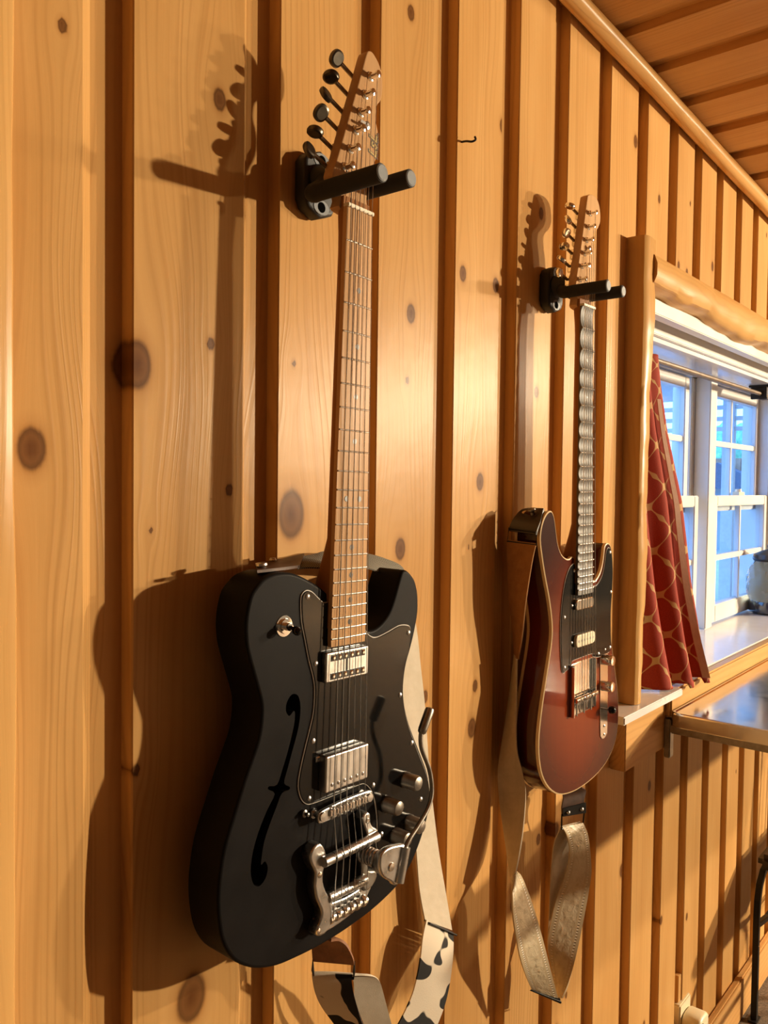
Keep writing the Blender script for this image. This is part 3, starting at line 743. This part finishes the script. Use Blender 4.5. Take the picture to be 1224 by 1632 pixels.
def text_obj(g, name, body, size, loc, rot, mat, ext=.0002, shear=0.0, space=1.0, off=0.0):
    c = bpy.data.curves.new(name, 'FONT'); c.body = body; c.size = size; c.extrude = ext; c.offset = off; c.shear = shear; c.space_character = space; c.align_x = 'LEFT'
    tmp = bpy.data.objects.new(name, c); COL.objects.link(tmp); dg = bpy.context.evaluated_depsgraph_get()
    me = bpy.data.meshes.new_from_object(tmp.evaluated_get(dg)); COL.objects.unlink(tmp); bpy.data.objects.remove(tmp)
    me.materials.clear(); me.materials.append(M[mat]); o = bpy.data.objects.new(name, me); link(o, g); o.location = loc; o.rotation_euler = rot; return o
def strings(g, path_fn, n=6):
    for i in range(n):
        MB().tube(path_fn(i), .00062 if i < 3 else .00042, 6).obj('string', 'nickel', g, True)

# ------------------------------------------------------------------ black guitar
g1 = empty('electric_guitar', 'satin black electric guitar with f-hole, roasted maple neck and vibrato arm', 'guitar', mw=frame((.6802, -.0921, .2983), -.0178, -.0055))
HEAD1 = [(-21, 2), (-21, -8), (-24, -18), (-31, -24), (-35, -31), (-28, -50), (-12, -98), (6, -152), (14, -177), (18, -183), (24, -184), (30, -181), (36, -176), (41, -168), (43, -157), (43, -145), (40, -136), (35, -130), (33, -121), (33, -112), (37, -102), (39, -91), (38, -78), (34, -67), (27, -54), (23, -40), (21.2, -20), (21, 2)]
build_neck(g1, ('maple', 'maple_side', 'maple'), False, (HEAD1,))
BODY1 = [(-37, 410), (-53, 402), (-67, 396), (-81, 392), (-94, 391), (-106, 392), (-119, 396), (-128, 403), (-135, 411), (-139, 423), (-141, 435), (-141, 449), (-138, 466), (-130, 488), (-123, 507), (-118, 523), (-118, 540), (-121, 557), (-128, 573), (-138, 594), (-151, 626), (-162, 655), (-167, 683), (-168, 706), (-165, 730), (-159, 750), (-147, 769), (-129, 784), (-110, 794), (-87, 801), (-63, 804), (-31, 806), (0, 806), (31, 804), (64, 800), (95, 793), (117, 785), (137, 771), (153, 752), (165, 732), (173, 712), (175, 689), (168, 662), (150, 630), (132, 600), (120, 575), (114, 552), (114, 533), (118, 514), (126, 495), (133, 475), (138, 453), (137, 432), (132, 417), (125, 408), (113, 400), (104, 401), (98, 412), (89, 434), (79, 451), (64, 462), (49, 466), (38, 463), (20, 452), (-20, 422)]
body1 = slab(crom(mm(BODY1), 3, True), .010, .058, .0035, 4).obj('body', 'black_satin', g1, True)
# f-hole cut right into the top
FH = [(-73, 537), (-79, 541), (-84, 535), (-83, 526), (-76, 519), (-67, 522), (-63, 535), (-65, 555), (-73, 578), (-80, 597), (-84, 610), (-76, 616), (-77, 619), (-87, 620), (-94, 632), (-103, 648), (-110, 664), (-113, 680), (-113, 686), (-108, 684), (-104, 692), (-107, 702), (-115, 707), (-123, 702), (-127, 688), (-125, 670), (-118, 651), (-107, 632), (-97, 618), (-106, 611), (-105, 608), (-94, 609), (-87, 595), (-79, 575), (-72, 552), (-71, 540)]
cut = slab(crom(mm(FH), 3, True), .000, .036, 0).obj('cutter', 'black_gloss', None)
cut.matrix_world = Matrix.Identity(4)
bm = bmesh.new(); bm.from_mesh(cut.data); bmesh.ops.recalc_face_normals(bm, faces=bm.faces); bm.to_mesh(cut.data); bm.free()
body1.parent = None
md = body1.modifiers.new('cut', 'BOOLEAN'); md.operation = 'DIFFERENCE'; md.solver = 'EXACT'; md.object = cut
bpy.context.view_layer.update()
dg = bpy.context.evaluated_depsgraph_get(); me2 = bpy.data.meshes.new_from_object(body1.evaluated_get(dg))
if len(me2.polygons) > 200:
    body1.modifiers.clear(); body1.data = me2; autosmooth(body1, .5)
else: body1.modifiers.clear()
bpy.data.objects.remove(cut); body1.parent = g1
GUARD1 = [(-26, 428), (-34, 427), (-44, 420), (-52, 414), (-60, 412), (-66, 416), (-67, 425), (-65, 444), (-60, 462), (-53, 486), (-46, 505), (-43, 520), (-44, 543), (-49, 561), (-56, 582), (-62, 603), (-64, 618), (-60, 631), (-53, 639), (-42, 642), (-8, 642), (28, 641), (44, 643), (58, 657), (66, 680), (69, 705), (68, 724), (78, 734), (100, 738), (130, 735), (152, 724), (166, 706), (170, 688), (163, 664), (145, 633), (127, 602), (115, 576), (109, 552), (109, 533), (112, 515), (118, 497), (121, 480), (120, 471), (114, 467), (98, 466), (78, 471), (58, 475), (47, 473), (38, 467), (24, 452), (-22, 440)]
gp = crom(mm(GUARD1), 3, True)
pg1 = slab(gp, .0076, .0102, .0007, 2).obj('pickguard', 'black_gloss', g1, True)
slab(offset(gp, -.0008), .0086, .0101, 0).obj('pickguard_edge', 'white_ply', pg1)['label'] = 'pale edge line of the pickguard'
for a, s in ((-59, 418), (-44, 491), (-45, 574), (116, 476), (103, 550), (129, 614), (-49, 635), (57, 648), (75, 711), (151, 690)): screw(g1, a, s, .0076)
def quad_cover(g, name, a0, a1, s0, s1, y0, y1, mat, skew=0.0, r=.003):
    q = [(a0, s0), (a1, s0+skew), (a1+skew*0, s1+skew), (a0, s1)]
    P = mm(q); out = []
    n = 4
    cx = sum(p[0] for p in P)/4; cz = sum(p[1] for p in P)/4
    for i in range(4):
        p0, p, p1 = np.array(P[i-1]), np.array(P[i]), np.array(P[(i+1) % 4])
        d0 = (p0-p)/np.linalg.norm(p0-p); d1 = (p1-p)/np.linalg.norm(p1-p)
        for k in range(n+1):
            t = k/n; out.append(p+d0*r*(1-t)**2+d1*r*t**2)
    return slab(out, y0, y1, .0016, 3).obj(name, mat, g, True)
np1 = quad_cover(g1, 'neck_pickup', -35.5, 34, 480, 513, .0005, .0080, 'nickel')
for row, z in ((0, .4865), (1, .5065)):
    MB().box(-.029, .028, .0000, .0012, -z-.0042, -z+.0042).obj('pole_slot', 'black_dot', np1, bevel=.001)
    for k in range(6):
        lathe_obj(g1, 'pole_screw', 'chrome', (-.0245+.0095*k+(.0005 if k > 2 else 0), .0006, -z), [(.0031, 0), (.0029, .0012), (.0014, .0022)], 12, parent=np1)
MB().box(-.0035, -.0015, -.0002, .001, -.503, -.490).obj('cover_gap', 'black_dot', np1)
bp1 = quad_cover(g1, 'bridge_pickup', -35.5, 34, 591, 631, -.0035, .0080, 'nickel', r=.0025)
for k in range(6): lathe_obj(g1, 'pole_screw', 'chrome', (-.0255+.0101*k, -.0034, -.6235), [(.0022, 0), (.0020, .0007), (.0008, .0011)], 10, parent=bp1)
quad_cover(bp1, 'cover_lip', -42, -35, 592, 598, .0055, .0078, 'nickel', r=.001)
# tune-o-matic style bridge
br = slab(crom(mm([(-46, 652), (-40, 647.5), (0, 645), (36, 646), (41.5, 650), (41, 656), (36, 659.5), (0, 660), (-40, 661), (-46, 658)]), 3, True), -.0045, .0005, .0012, 2).obj('bridge', 'nickel', g1, True)
for a in (-40.5, 36): lathe_obj(g1, 'bridge_post', 'nickel', (a/1000, .0102, -.6535), [(.0055, 0), (.0055, .0026), (.0034, .0030), (.0034, .0150), (.0050, .0152), (.0046, .0168), (.0008, .0170)], 16, parent=br)
for k in range(6):
    x = -.0262+.0103*k; MB().box(x-.0043, x+.0043, -.0072, -.0040, -.6565, -.6495).obj('saddle', 'chrome', br, bevel=.0008)
    MB().cyl((x, -.0052, -.6605), (x, -.0052, -.6465), .0011, n=8).obj('saddle_screw', 'chrome', br)
lathe_obj(g1, 'lock_wheel', 'dull_metal', (-.056, .010, -.649), [(.004, 0), (.004, .004), (.002, .005), (.002, .009), (.0005, .0095)], 12, parent=br)
# vibrato tailpiece
vb = empty('vibrato_tailpiece'); vb.parent = g1
def vp(name, mb, mat='nickel', **k): return mb.obj(name, mat, vb, **k)
LP = [(-52, 684), (-42, 682), (-34, 692), (-32, 703), (-36, 714), (-36, 726), (-31, 738), (-24, 748), (-20, 760), (-20, 772), (-26, 782), (-38, 784), (-45, 779), (-42, 771), (-37, 764), (-38, 755), (-45, 742), (-49, 726), (-48, 712), (-54, 702), (-57, 692)]
vp('side_arm', slab(crom(mm(LP), 2, True), -.0045, .0100, .0022, 3), smooth=True)
RP = [(26, 676), (32, 670), (39, 673), (40, 683), (45, 690), (53, 695), (55, 704), (49, 711), (41, 710), (36, 702), (32, 690)]
vp('side_arm', slab(crom(mm(RP), 2, True), -.0045, .0100, .0022, 3), smooth=True)
vp('roller_bar', MB().cyl((-.040, -.0075, -.702), (.048, -.0075, -.701), .0058, n=20), smooth=True)
for k in range(6): vp('roller_groove', MB().lathe((-.0255+.0125*k, -.0075, -.7018), (1, 0, 0), [(.0060, -.0006), (.0060, .0006)], 18), 'black_dot')
TP = [(-40, 768), (-20, 760), (10, 762), (36, 760), (44, 752), (54, 752), (58, 760), (50, 772), (38, 781), (10, 787), (-18, 789), (-36, 785)]
vp('tail_plate', slab(crom(mm(TP), 3, True), .0040, .0100, .0015, 2), smooth=True)
vp('string_bar', MB().cyl((-.026, -.001, -.7475), (.036, -.001, -.7490), .0062, n=18), smooth=True)
vp('string_bar', MB().cyl((-.024, .0005, -.772), (.040, .0005, -.774), .0052, n=18), smooth=True)
for k in range(6): vp('string_pin', MB().lathe((-.0205+.0108*k, .0005, -.7725-.0002*k), (1, 0, 0), [(.0068, -.0022), (.0068, .0022)], 14), 'chrome')
RB = [(30, 714), (40, 713), (42, 728), (44, 742), (56, 746), (60, 754), (52, 763), (38, 764), (33, 748)]
vp('rocker', slab(crom(mm(RB), 2, True), .0000, .0100, .002, 2), 'dull_metal', smooth=True)
hel = [(.036+.0088*math.cos(2*PI*k/14), .0040-.024*k/70, -.720+.0088*math.sin(2*PI*k/14)) for k in range(71)]
vp('spring', MB().tube(hel, .0016, 8), 'nickel', smooth=True)
vp('spring_cup', MB().lathe((.038, -.0185, -.7225), (0, -1, 0), [(.0115, 0), (.0125, .003), (.0125, .007), (.008, .009)], 20), 'nickel', smooth=True)
ARMP = [(24, 708), (36, 703), (58, 706), (70, 710), (70, 718), (60, 748), (50, 750), (44, 744), (30, 734), (23, 722)]
vp('arm_bracket', slab(crom(mm(ARMP), 3, True), -.0345, -.0270, .002, 3), 'nickel', smooth=True)
vp('pivot_screw', MB().lathe((.042, -.0345, -.726), (0, -1, 0), [(.005, 0), (.0045, .0015), (.001, .002)], 16), 'chrome', smooth=True)
vp('arm_socket', MB().cyl((.0565, -.0345, -.7485), (.0668, -.0345, -.711), .0062, n=16), 'nickel', smooth=True)
arm = crom([(.0655, -.0345, -.714), (.075, -.0345, -.704), (.091, -.034, -.694), (.111, -.033, -.679), (.119, -.032, -.661), (.114, -.031, -.634), (.100, -.030, -.608), (.0965, -.030, -.594), (.098, -.030, -.583)], 5)
vp('arm', MB().tube(arm, .0027, 10), 'dull_metal', smooth=True)
vp('arm_handle', MB().lathe((.0972, -.030, -.588), (.52, 0, .85), [(.0030, 0), (.0050, .002), (.0056, .006), (.0058, .028), (.0050, .031), (.0020, .0325)], 16), 'dull_metal', smooth=True)
for a, s, y in ((-42, 716, -.0045), (-42, 777, -.0045), (34, 680, -.0045)): vp('screw', MB().lathe((a/1000, y+.0003, -s/1000), (0, -1, 0), [(.0034, 0), (.0030, .0012), (.0006, .0018)], 12), 'chrome')
for a, s in ((118, 657), (82, 677), (127, 712), (100, 720)):
    k = lathe_obj(g1, 'knob', 'dull_metal', (a/1000, .0078, -s/1000), [(.0100, 0), (.0102, .003), (.0096, .0040), (.0093, .0180), (.0080, .0206), (.0045, .0218), (.0003, .0220)], 28)
tg = lathe_obj(g1, 'toggle_switch', 'chrome', (-.090, .0102, -.446), [(.0115, 0), (.0110, .0012), (.0080, .0014), (.0078, .0045), (.0042, .0047), (.0042, .0100), (.0030, .0102), (.0005, .0103)], 24)
MB().lathe((-.090, .000, -.446), (.25, -.85, -.4), [(.0018, 0), (.0022, .003), (.0042, .005), (.0046, .009), (.0030, .012), (.0005, .013)], 14).obj('switch_tip', 'black_gloss', tg, True)
lathe_obj(g1, 'strap_button', 'nickel', (-.100, .034, -.3925), [(.0035, 0), (.0032, .004), (.0065, .008), (.0060, .010), (.0004, .0106)], 16, axis=(-.15, 0, 1))
lathe_obj(g1, 'strap_button', 'nickel', (.0, .034, -.8045), [(.0035, 0), (.0032, .004), (.0065, .008), (.0060, .010), (.0004, .0106)], 16, axis=(0, 0, -1))
POST1 = [(-16, -44), (-8, -66), (0, -89), (7, -111), (14, -133), (22, -156)]
tuners(g1, POST1, (-.95, .31))
lathe_obj(g1, 'string_tree', 'nickel', (.013, .0106, -(-.098)), [(.0030, 0), (.0030, .004), (.0048, .0045), (.0044, .0058), (.0004, .0066)], 16)
MB().box(-.0005, .0135, .0030, .0044, .0965, .0995).obj('string_clip', 'nickel', g1, bevel=.0004)
text_obj(g1, 'logo_outline', 'LsL', .0190, (.0345, .01035, .0690), (PI/2, -PI/2+.02, 0), 'logo_dark', .0001, .25, 1.0, .0010)
text_obj(g1, 'logo_lettering', 'LsL', .0190, (.0345, .0101, .0690), (PI/2, -PI/2+.02, 0), 'logo', .0002, .25)
text_obj(g1, 'logo_lettering', 'INSTRUMENTS', .0046, (.0382, .0101, .0690), (PI/2, -PI/2+.02, 0), 'logo_dark', .0002)
def sp1(i):
    a, s = POST1[i]; x0 = -.0172+.0069*i; xb = -.0262+.0103*i
    return [(a/1000+.003, .0030, -s/1000), (x0, -.0012, .002), (x0, -.0014, 0), (xb, -.0074, -.653), (-.0255+.0105*i, -.0140, -.700), (-.0205+.0108*i, -.0058, -.7715)]
strings(g1, sp1)

# ------------------------------------------------------------------ red-brown guitar
g2 = empty('electric_guitar', 'glossy red-brown burst electric guitar with cream binding and scalloped dark fretboard', 'guitar', mw=frame((1.2667, -.0779, .2968), .0065, .0084))
HEAD2 = [(-21, 2), (-21.5, -12), (-25, -28), (-27, -36), (-14, -84), (0, -138), (11, -182), (16, -189), (26, -193), (40, -193), (53, -187), (60, -174), (61, -157), (52, -143), (40, -134), (35, -124), (37, -109), (42, -92), (44, -76), (41, -58), (33, -40), (24, -20), (21, 2)]
build_neck(g2, ('ebony', 'maple_side', 'maple_light'), True, (HEAD2,))
BODY2 = [(-30, 411), (-42, 414), (-54, 413), (-70, 405), (-82, 389), (-89, 367), (-95, 346), (-104, 335), (-116, 336), (-128, 345), (-137, 360), (-140, 379), (-134, 404), (-124, 435), (-111, 469), (-102, 501), (-99, 527), (-104, 555), (-115, 590), (-127, 628), (-135, 659), (-140, 690), (-138, 719), (-128, 748), (-106, 774), (-73, 794), (-33, 803), (9, 805), (58, 801), (104, 789), (136, 769), (152, 744), (156, 709), (151, 669), (139, 628), (127, 590), (119, 555), (118, 521), (122, 487), (125, 452), (122, 420), (114, 401), (101, 396), (90, 402), (85, 422), (76, 442), (61, 455), (46, 459), (28, 455), (-10, 428)]
b2 = crom(mm(BODY2), 3, True)
slab(b2, .010, .056, .002, 3).obj('body', 'burst', g2, True)
def binding(y0, y1, front):
    mb = MB(); o0 = offset(b2, -.0004); i0 = offset(b2, .0016)
    if front: rg = [(i0, y0-.0002), (o0, y0-.0002+.0008), (o0, y1), (i0, y1)]
    else: rg = [(i0, y0), (o0, y0), (o0, y1-.0006), (i0, y1+.0002)]
    mb.rings([[(p[0], y, p[1]) for p in q] for q, y in rg], cap=False, closed=True)
    return mb.obj('binding', 'cream', g2, True)
binding(.010, .0155, True); binding(.0505, .056, False)
GUARD2 = [(-28, 424), (-34, 424), (-44, 429), (-57, 446), (-66, 470), (-72, 500), (-74, 530), (-72, 565), (-68, 590), (-64, 597), (-56, 596), (-36, 590), (-34, 583), (-5, 582), (40, 582), (46, 588), (66, 592), (84, 591), (108, 590), (116, 582), (114, 555), (113, 521), (117, 487), (120, 452), (117, 424), (112, 410), (103, 404), (95, 410), (90, 428), (80, 450), (62, 464), (45, 467), (26, 462), (-20, 440)]
gp2 = crom(mm(GUARD2), 3, True)
pg2 = slab(gp2, .0076, .0102, .0007, 2).obj('pickguard', 'black_gloss', g2, True)
slab(offset(gp2, -.0008), .0086, .0101, 0).obj('pickguard_edge', 'white_ply', pg2)['label'] = 'pale edge line of the pickguard'
for a, s in ((-30, 434), (-63, 507), (-61, 589), (107, 412), (112, 483), (64, 586), (111, 582)): screw(g2, a, s, .0076)
quad_cover(g2, 'neck_pickup', -31, 33, 482, 500, .0020, .0080, 'chrome', r=.007)
for a in (-37, 39): screw(g2, a, 491, .0076, r=.0026)
b2p = quad_cover(g2, 'bridge_pickup', -31, 39, 541, 562, .0020, .0080, 'ivory', skew=0, r=.009)
for k in range(6): lathe_obj(g2, 'pole_piece', 'dull_metal', (-.0215+.0104*k, .0021, -.5515), [(.0025, 0), (.0024, .0006)], 10, parent=b2p)
for a in (-37, 45): screw(g2, a, 552, .0076, r=.0026)
bd = quad_cover(g2, 'bridge_plate', -38, 44, 588, 676, .0080, .0100, 'chrome', r=.002)
for (x0, x1) in ((-38, -36.5), (42.5, 44)): MB().box(x0/1000, x1/1000, .0015, .0098, -.676, -.590).obj('bridge_wall', 'chrome', bd)
for k in range(3):
    x = -.0235+.0265*k
    MB().cyl((x-.012, .0005, -.648), (x+.012, .0005, -.648), .0042, n=14).obj('saddle', 'chrome', bd, True)
    for dx in (-.008, .008): MB().cyl((x+dx, .0005, -.648), (x+dx, -.0045, -.648), .0012, n=8).obj('saddle_screw', 'chrome', bd)
    MB().cyl((x, .0040, -.676), (x, .0040, -.650), .0014, n=8).obj('saddle_screw', 'chrome', bd)
cp = slab(crom(mm([(74, 584), (82, 579), (96, 579), (102, 584), (105, 600), (106, 720), (103, 736), (95, 741), (87, 741), (80, 736), (77, 720), (74, 600)]), 2, True), .0086, .0101, .0004, 2).obj('control_plate', 'chrome', g2, True)
for s in (600, 646):
    lathe_obj(g2, 'knob', 'chrome', (.086, .0086, -s/1000), [(.0095, 0), (.0092, .002), (.0090, .0170), (.0082, .0186), (.0004, .0190)], 26)
sw = lathe_obj(g2, 'selector_switch', 'dull_metal', (.0885, .0086, -.688), [(.0020, 0), (.0018, .010)], 10)
MB().lathe((.0885, .000, -.688), (.1, -1, .1), [(.0030, 0), (.0062, .003), (.0068, .009), (.0050, .013), (.0005, .0145)], 16).obj('switch_tip', 'black_gloss', sw, True)
for s in (583, 719, 734): screw(g2, 92, s, .0086, r=.0026)
lathe_obj(g2, 'strap_button', 'dull_metal', (-.122, .034, -.3400), [(.0035, 0), (.0032, .004), (.0065, .008), (.0060, .010), (.0004, .0106)], 16, axis=(-.35, 0, .9))
lathe_obj(g2, 'strap_button', 'dull_metal', (.005, .034, -.8045), [(.0035, 0), (.0032, .004), (.0065, .008), (.0060, .010), (.0004, .0106)], 16, axis=(0, 0, -1))
POST2 = [(-13, -44), (-6, -67), (3, -90), (10, -113), (16, -136), (22, -160)]
tuners(g2, POST2, (-.97, .22), .009, True)
for z in (.072, .100): lathe_obj(g2, 'string_tree', 'chrome', (.012, .0106, z), [(.0030, 0), (.0030, .004), (.0046, .0045), (.0042, .0058), (.0004, .0066)], 14)
def sp2(i):
    a, s = POST2[i]; x0 = -.0172+.0069*i; xb = -.0262+.0105*i+.003
    return [(a/1000+.003, .0030, -s/1000), (x0, -.0012, .002), (x0, -.0014, 0), (xb, -.0040, -.648), (xb, .0060, -.660)]
strings(g2, sp2)

# ================================================================== STRAPS
s1 = empty('guitar_strap', 'cow-print strap with brown leather ends hanging from the black guitar', 'guitar strap')
ribbon('leather_end', [(.587, -.030, -.088, .556, -.068, -.089), (.605, -.028, -.086, .578, -.070, -.0885), (.634, -.026, -.084, .600, -.068, -.0885), (.666, -.024, -.081, .620, -.064, -.0885)], 'brown_leather', s1, .003)
ribbon('webbing', [(.660, -.024, -.0835, .616, -.064, -.0905), (.685, -.022, -.082, .637, -.060, -.0915), (.704, -.020, -.080, .660, -.0575, -.0935), (.741, -.020, -.082, .699, -.0565, -.096), (.780, -.020, -.087, .742, -.053, -.100), (.818, -.020, -.096, .768, -.046, -.106), (.852, -.020, -.109, .800, -.034, -.116), (.868, -.018, -.135, .832, -.022, -.150)], 'web', s1, .0018)
ribbon('back_band', [(.828, -.020, -.140, .866, -.018, -.128), (.842, -.016, -.199, .892, -.014, -.197), (.848, -.014, -.241, .902, -.014, -.248), (.858, -.014, -.299, .914, -.014, -.311), (.870, -.016, -.372, .922, -.016, -.394), (.883, -.018, -.447, .931, -.018, -.455), (.890, -.020, -.500, .944, -.020, -.524), (.896, -.022, -.557, .959, -.022, -.586), (.906, -.025, -.604, .972, -.025, -.645)], 'white_band', s1, .0022)
ribbon('cow_print_band', [(.902, -.030, -.600, .968, -.030, -.647), (.889, -.034, -.617, .954, -.040, -.662), (.882, -.036, -.642, .939, -.048, -.678), (.875, -.036, -.665, .927, -.052, -.699), (.860, -.036, -.690, .909, -.056, -.718), (.826, -.036, -.715, .880, -.058, -.740), (.783, -.036, -.722, .840, -.060, -.748), (.751, -.036, -.706, .793, -.060, -.726), (.726, -.036, -.672, .758, -.060, -.686), (.713, -.034, -.648, .736, -.060, -.649), (.695, -.032, -.621, .726, -.060, -.624), (.685, -.030, -.600, .719, -.060, -.604), (.679, -.030, -.578, .715, -.060, -.586), (.680, -.0295, -.5725, .717, -.0595, -.5805)], 'cow', s1, .0025)
ribbon('tail_band', [(.680, -.0295, -.5725, .717, -.0595, -.5805), (.706, -.0475, -.578, .742, -.066, -.590), (.722, -.055, -.589, .756, -.068, -.602), (.732, -.050, -.621, .769, -.065, -.627), (.755, -.045, -.665, .791, -.060, -.676), (.773, -.041, -.700, .812, -.057, -.712), (.80, -.040, -.718, .845, -.058, -.735)], 'white_band', s1, .0022)
ribbon('leather_end', [(.660, -.038, -.508, .660, -.078, -.508), (.672, -.036, -.515, .676, -.076, -.515), (.673, -.035, -.532, .690, -.075, -.528), (.674, -.035, -.546, .700, -.075, -.546), (.675, -.035, -.554, .706, -.072, -.558)], 'tan_leather', s1, .003)
rg = [(.675, -.035, -.552), (.6755, -.0345, -.566), (.6815, -.0305, -.5770), (.7185, -.0605, -.5850), (.7150, -.0635, -.574), (.7065, -.0715, -.556)]
MB().tube(rg, .0018, 8, closed=True).obj('ring', 'iron', s1, True)
MB().tube([(.903, -.0275, -.602), (.970, -.0275, -.647), (.973, -.0330, -.650), (.906, -.0335, -.605)], .0014, 8, closed=True).obj('buckle', 'iron', s1, True)
lathe_obj(s1, 'stud', 'nickel', (.612, -.030, -.0835), [(.004, 0), (.003, .0025), (.0005, .003)], 12, axis=(0, 0, 1))

s2 = empty('guitar_strap', 'tan suede and tooled cream leather strap hanging from the red-brown guitar', 'guitar strap')
ribbon('leather_end', [(1.185, -.024, -.0355, 1.152, -.064, -.0350), (1.161, -.020, -.038, 1.136, -.068, -.052), (1.139, -.020, -.049, 1.126, -.070, -.061), (1.126, -.020, -.061, 1.122, -.070, -.067), (1.122, -.020, -.070, 1.119, -.070, -.074)], 'dark_leather', s2, .003)
ribbon('suede_band', [(1.117, -.020, -.084, 1.119, -.070, -.087), (1.119, -.020, -.116, 1.116, -.065, -.117), (1.124, -.020, -.169, 1.112, -.058, -.177), (1.135, -.020, -.216, 1.117, -.050, -.230), (1.141, -.022, -.267, 1.119, -.042, -.270)], 'suede', s2, .0022)['label'] = 'tan suede side of the strap'
ribbon('pale_band', [(1.141, -.022, -.267, 1.115, -.042, -.270), (1.139, -.014, -.345, 1.119, -.040, -.336), (1.126, -.010, -.416, 1.115, -.044, -.406), (1.116, -.010, -.454, 1.131, -.046, -.449), (1.121, -.010, -.495, 1.132, -.052, -.482), (1.127, -.014, -.540, 1.120, -.056, -.532), (1.121, -.028, -.589, 1.104, -.058, -.574), (1.103, -.045, -.612, 1.095, -.058, -.595)], 'pale_suede', s2, .0022)
ribbon('tooled_band', [(1.103, -.045, -.608, 1.096, -.057, -.592), (1.085, -.058, -.622, 1.112, -.056, -.604), (1.077, -.064, -.646, 1.129, -.058, -.632), (1.082, -.066, -.678, 1.143, -.066, -.674), (1.099, -.066, -.727, 1.157, -.074, -.724), (1.127, -.062, -.772, 1.174, -.080, -.779), (1.148, -.060, -.802, 1.195, -.082, -.829)], 'emboss', s2, .0025)
ribbon('tooled_band', [(1.236, -.057, -.858, 1.207, -.084, -.835), (1.234, -.050, -.814, 1.231, -.084, -.817), (1.227, -.045, -.767, 1.261, -.082, -.779), (1.250, -.045, -.708, 1.294, -.080, -.721), (1.269, -.050, -.674, 1.316, -.078, -.676), (1.276, -.056, -.639, 1.320, -.076, -.654), (1.270, -.060, -.615, 1.313, -.076, -.622), (1.257, -.060, -.587, 1.311, -.072, -.598), (1.248, -.056, -.572, 1.305, -.066, -.580)], 'emboss', s2, .0025)
ribbon('pale_band', [(1.250, -.053, -.573, 1.304, -.062, -.579), (1.256, -.046, -.586, 1.300, -.056, -.590), (1.251, -.040, -.609, 1.289, -.050, -.619), (1.249, -.037, -.657, 1.290, -.045, -.667), (1.249, -.035, -.724, 1.262, -.040, -.714), (1.244, -.035, -.776, 1.249, -.040, -.762)], 'pale_suede', s2, .0022)
ribbon('leather_end', [(1.254, -.050, -.508, 1.287, -.070, -.5045), (1.257, -.050, -.518, 1.291, -.070, -.513), (1.263, -.050, -.528, 1.306, -.070, -.522), (1.258, -.050, -.543, 1.299, -.070, -.539), (1.259, -.050, -.557, 1.300, -.070, -.558)], 'brown_leather', s2, .003)
kp = ribbon('keeper', [(1.257, -.0525, -.544, 1.300, -.0735, -.541), (1.258, -.0525, -.558, 1.301, -.0735, -.559)], 'iron', s2, .0025, 2)
for p in ((1.266, -.0585, -.552), (1.292, -.0705, -.551)): lathe_obj(s2, 'rivet', 'nickel', p, [(.0035, 0), (.003, .0015), (.0005, .0025)], 12, axis=(-.4, -.9, 0))
MB().tube([(1.258, -.0505, -.556), (1.301, -.0705, -.558), (1.307, -.066, -.582), (1.247, -.056, -.575)], .0018, 8, closed=True).obj('ring', 'iron', s2, True)
MB().tube([(1.146, -.060, -.802), (1.200, -.082, -.834), (1.240, -.058, -.862), (1.20, -.0840, -.838)], .0022, 8, closed=True).obj('buckle', 'iron', s2, True)
MB().tube([(1.121, -.020, -.066), (1.117, -.020, -.086), (1.119, -.070, -.089), (1.119, -.070, -.070)], .0016, 8, closed=True).obj('ring', 'iron', s2, True)

# small screw hook left in the planks
hk = MB().tube(crom([(1.004, .002, .500), (1.004, -.008, .499), (1.006, -.016, .497), (1.010, -.020, .500), (1.011, -.018, .505)], 4), .0016, 8).obj('screw_hook', 'iron', smooth=True, origin=(1.004, 0, .5))
tag(hk, 'tiny dark screw hook in the plank between the two guitars', 'hook')
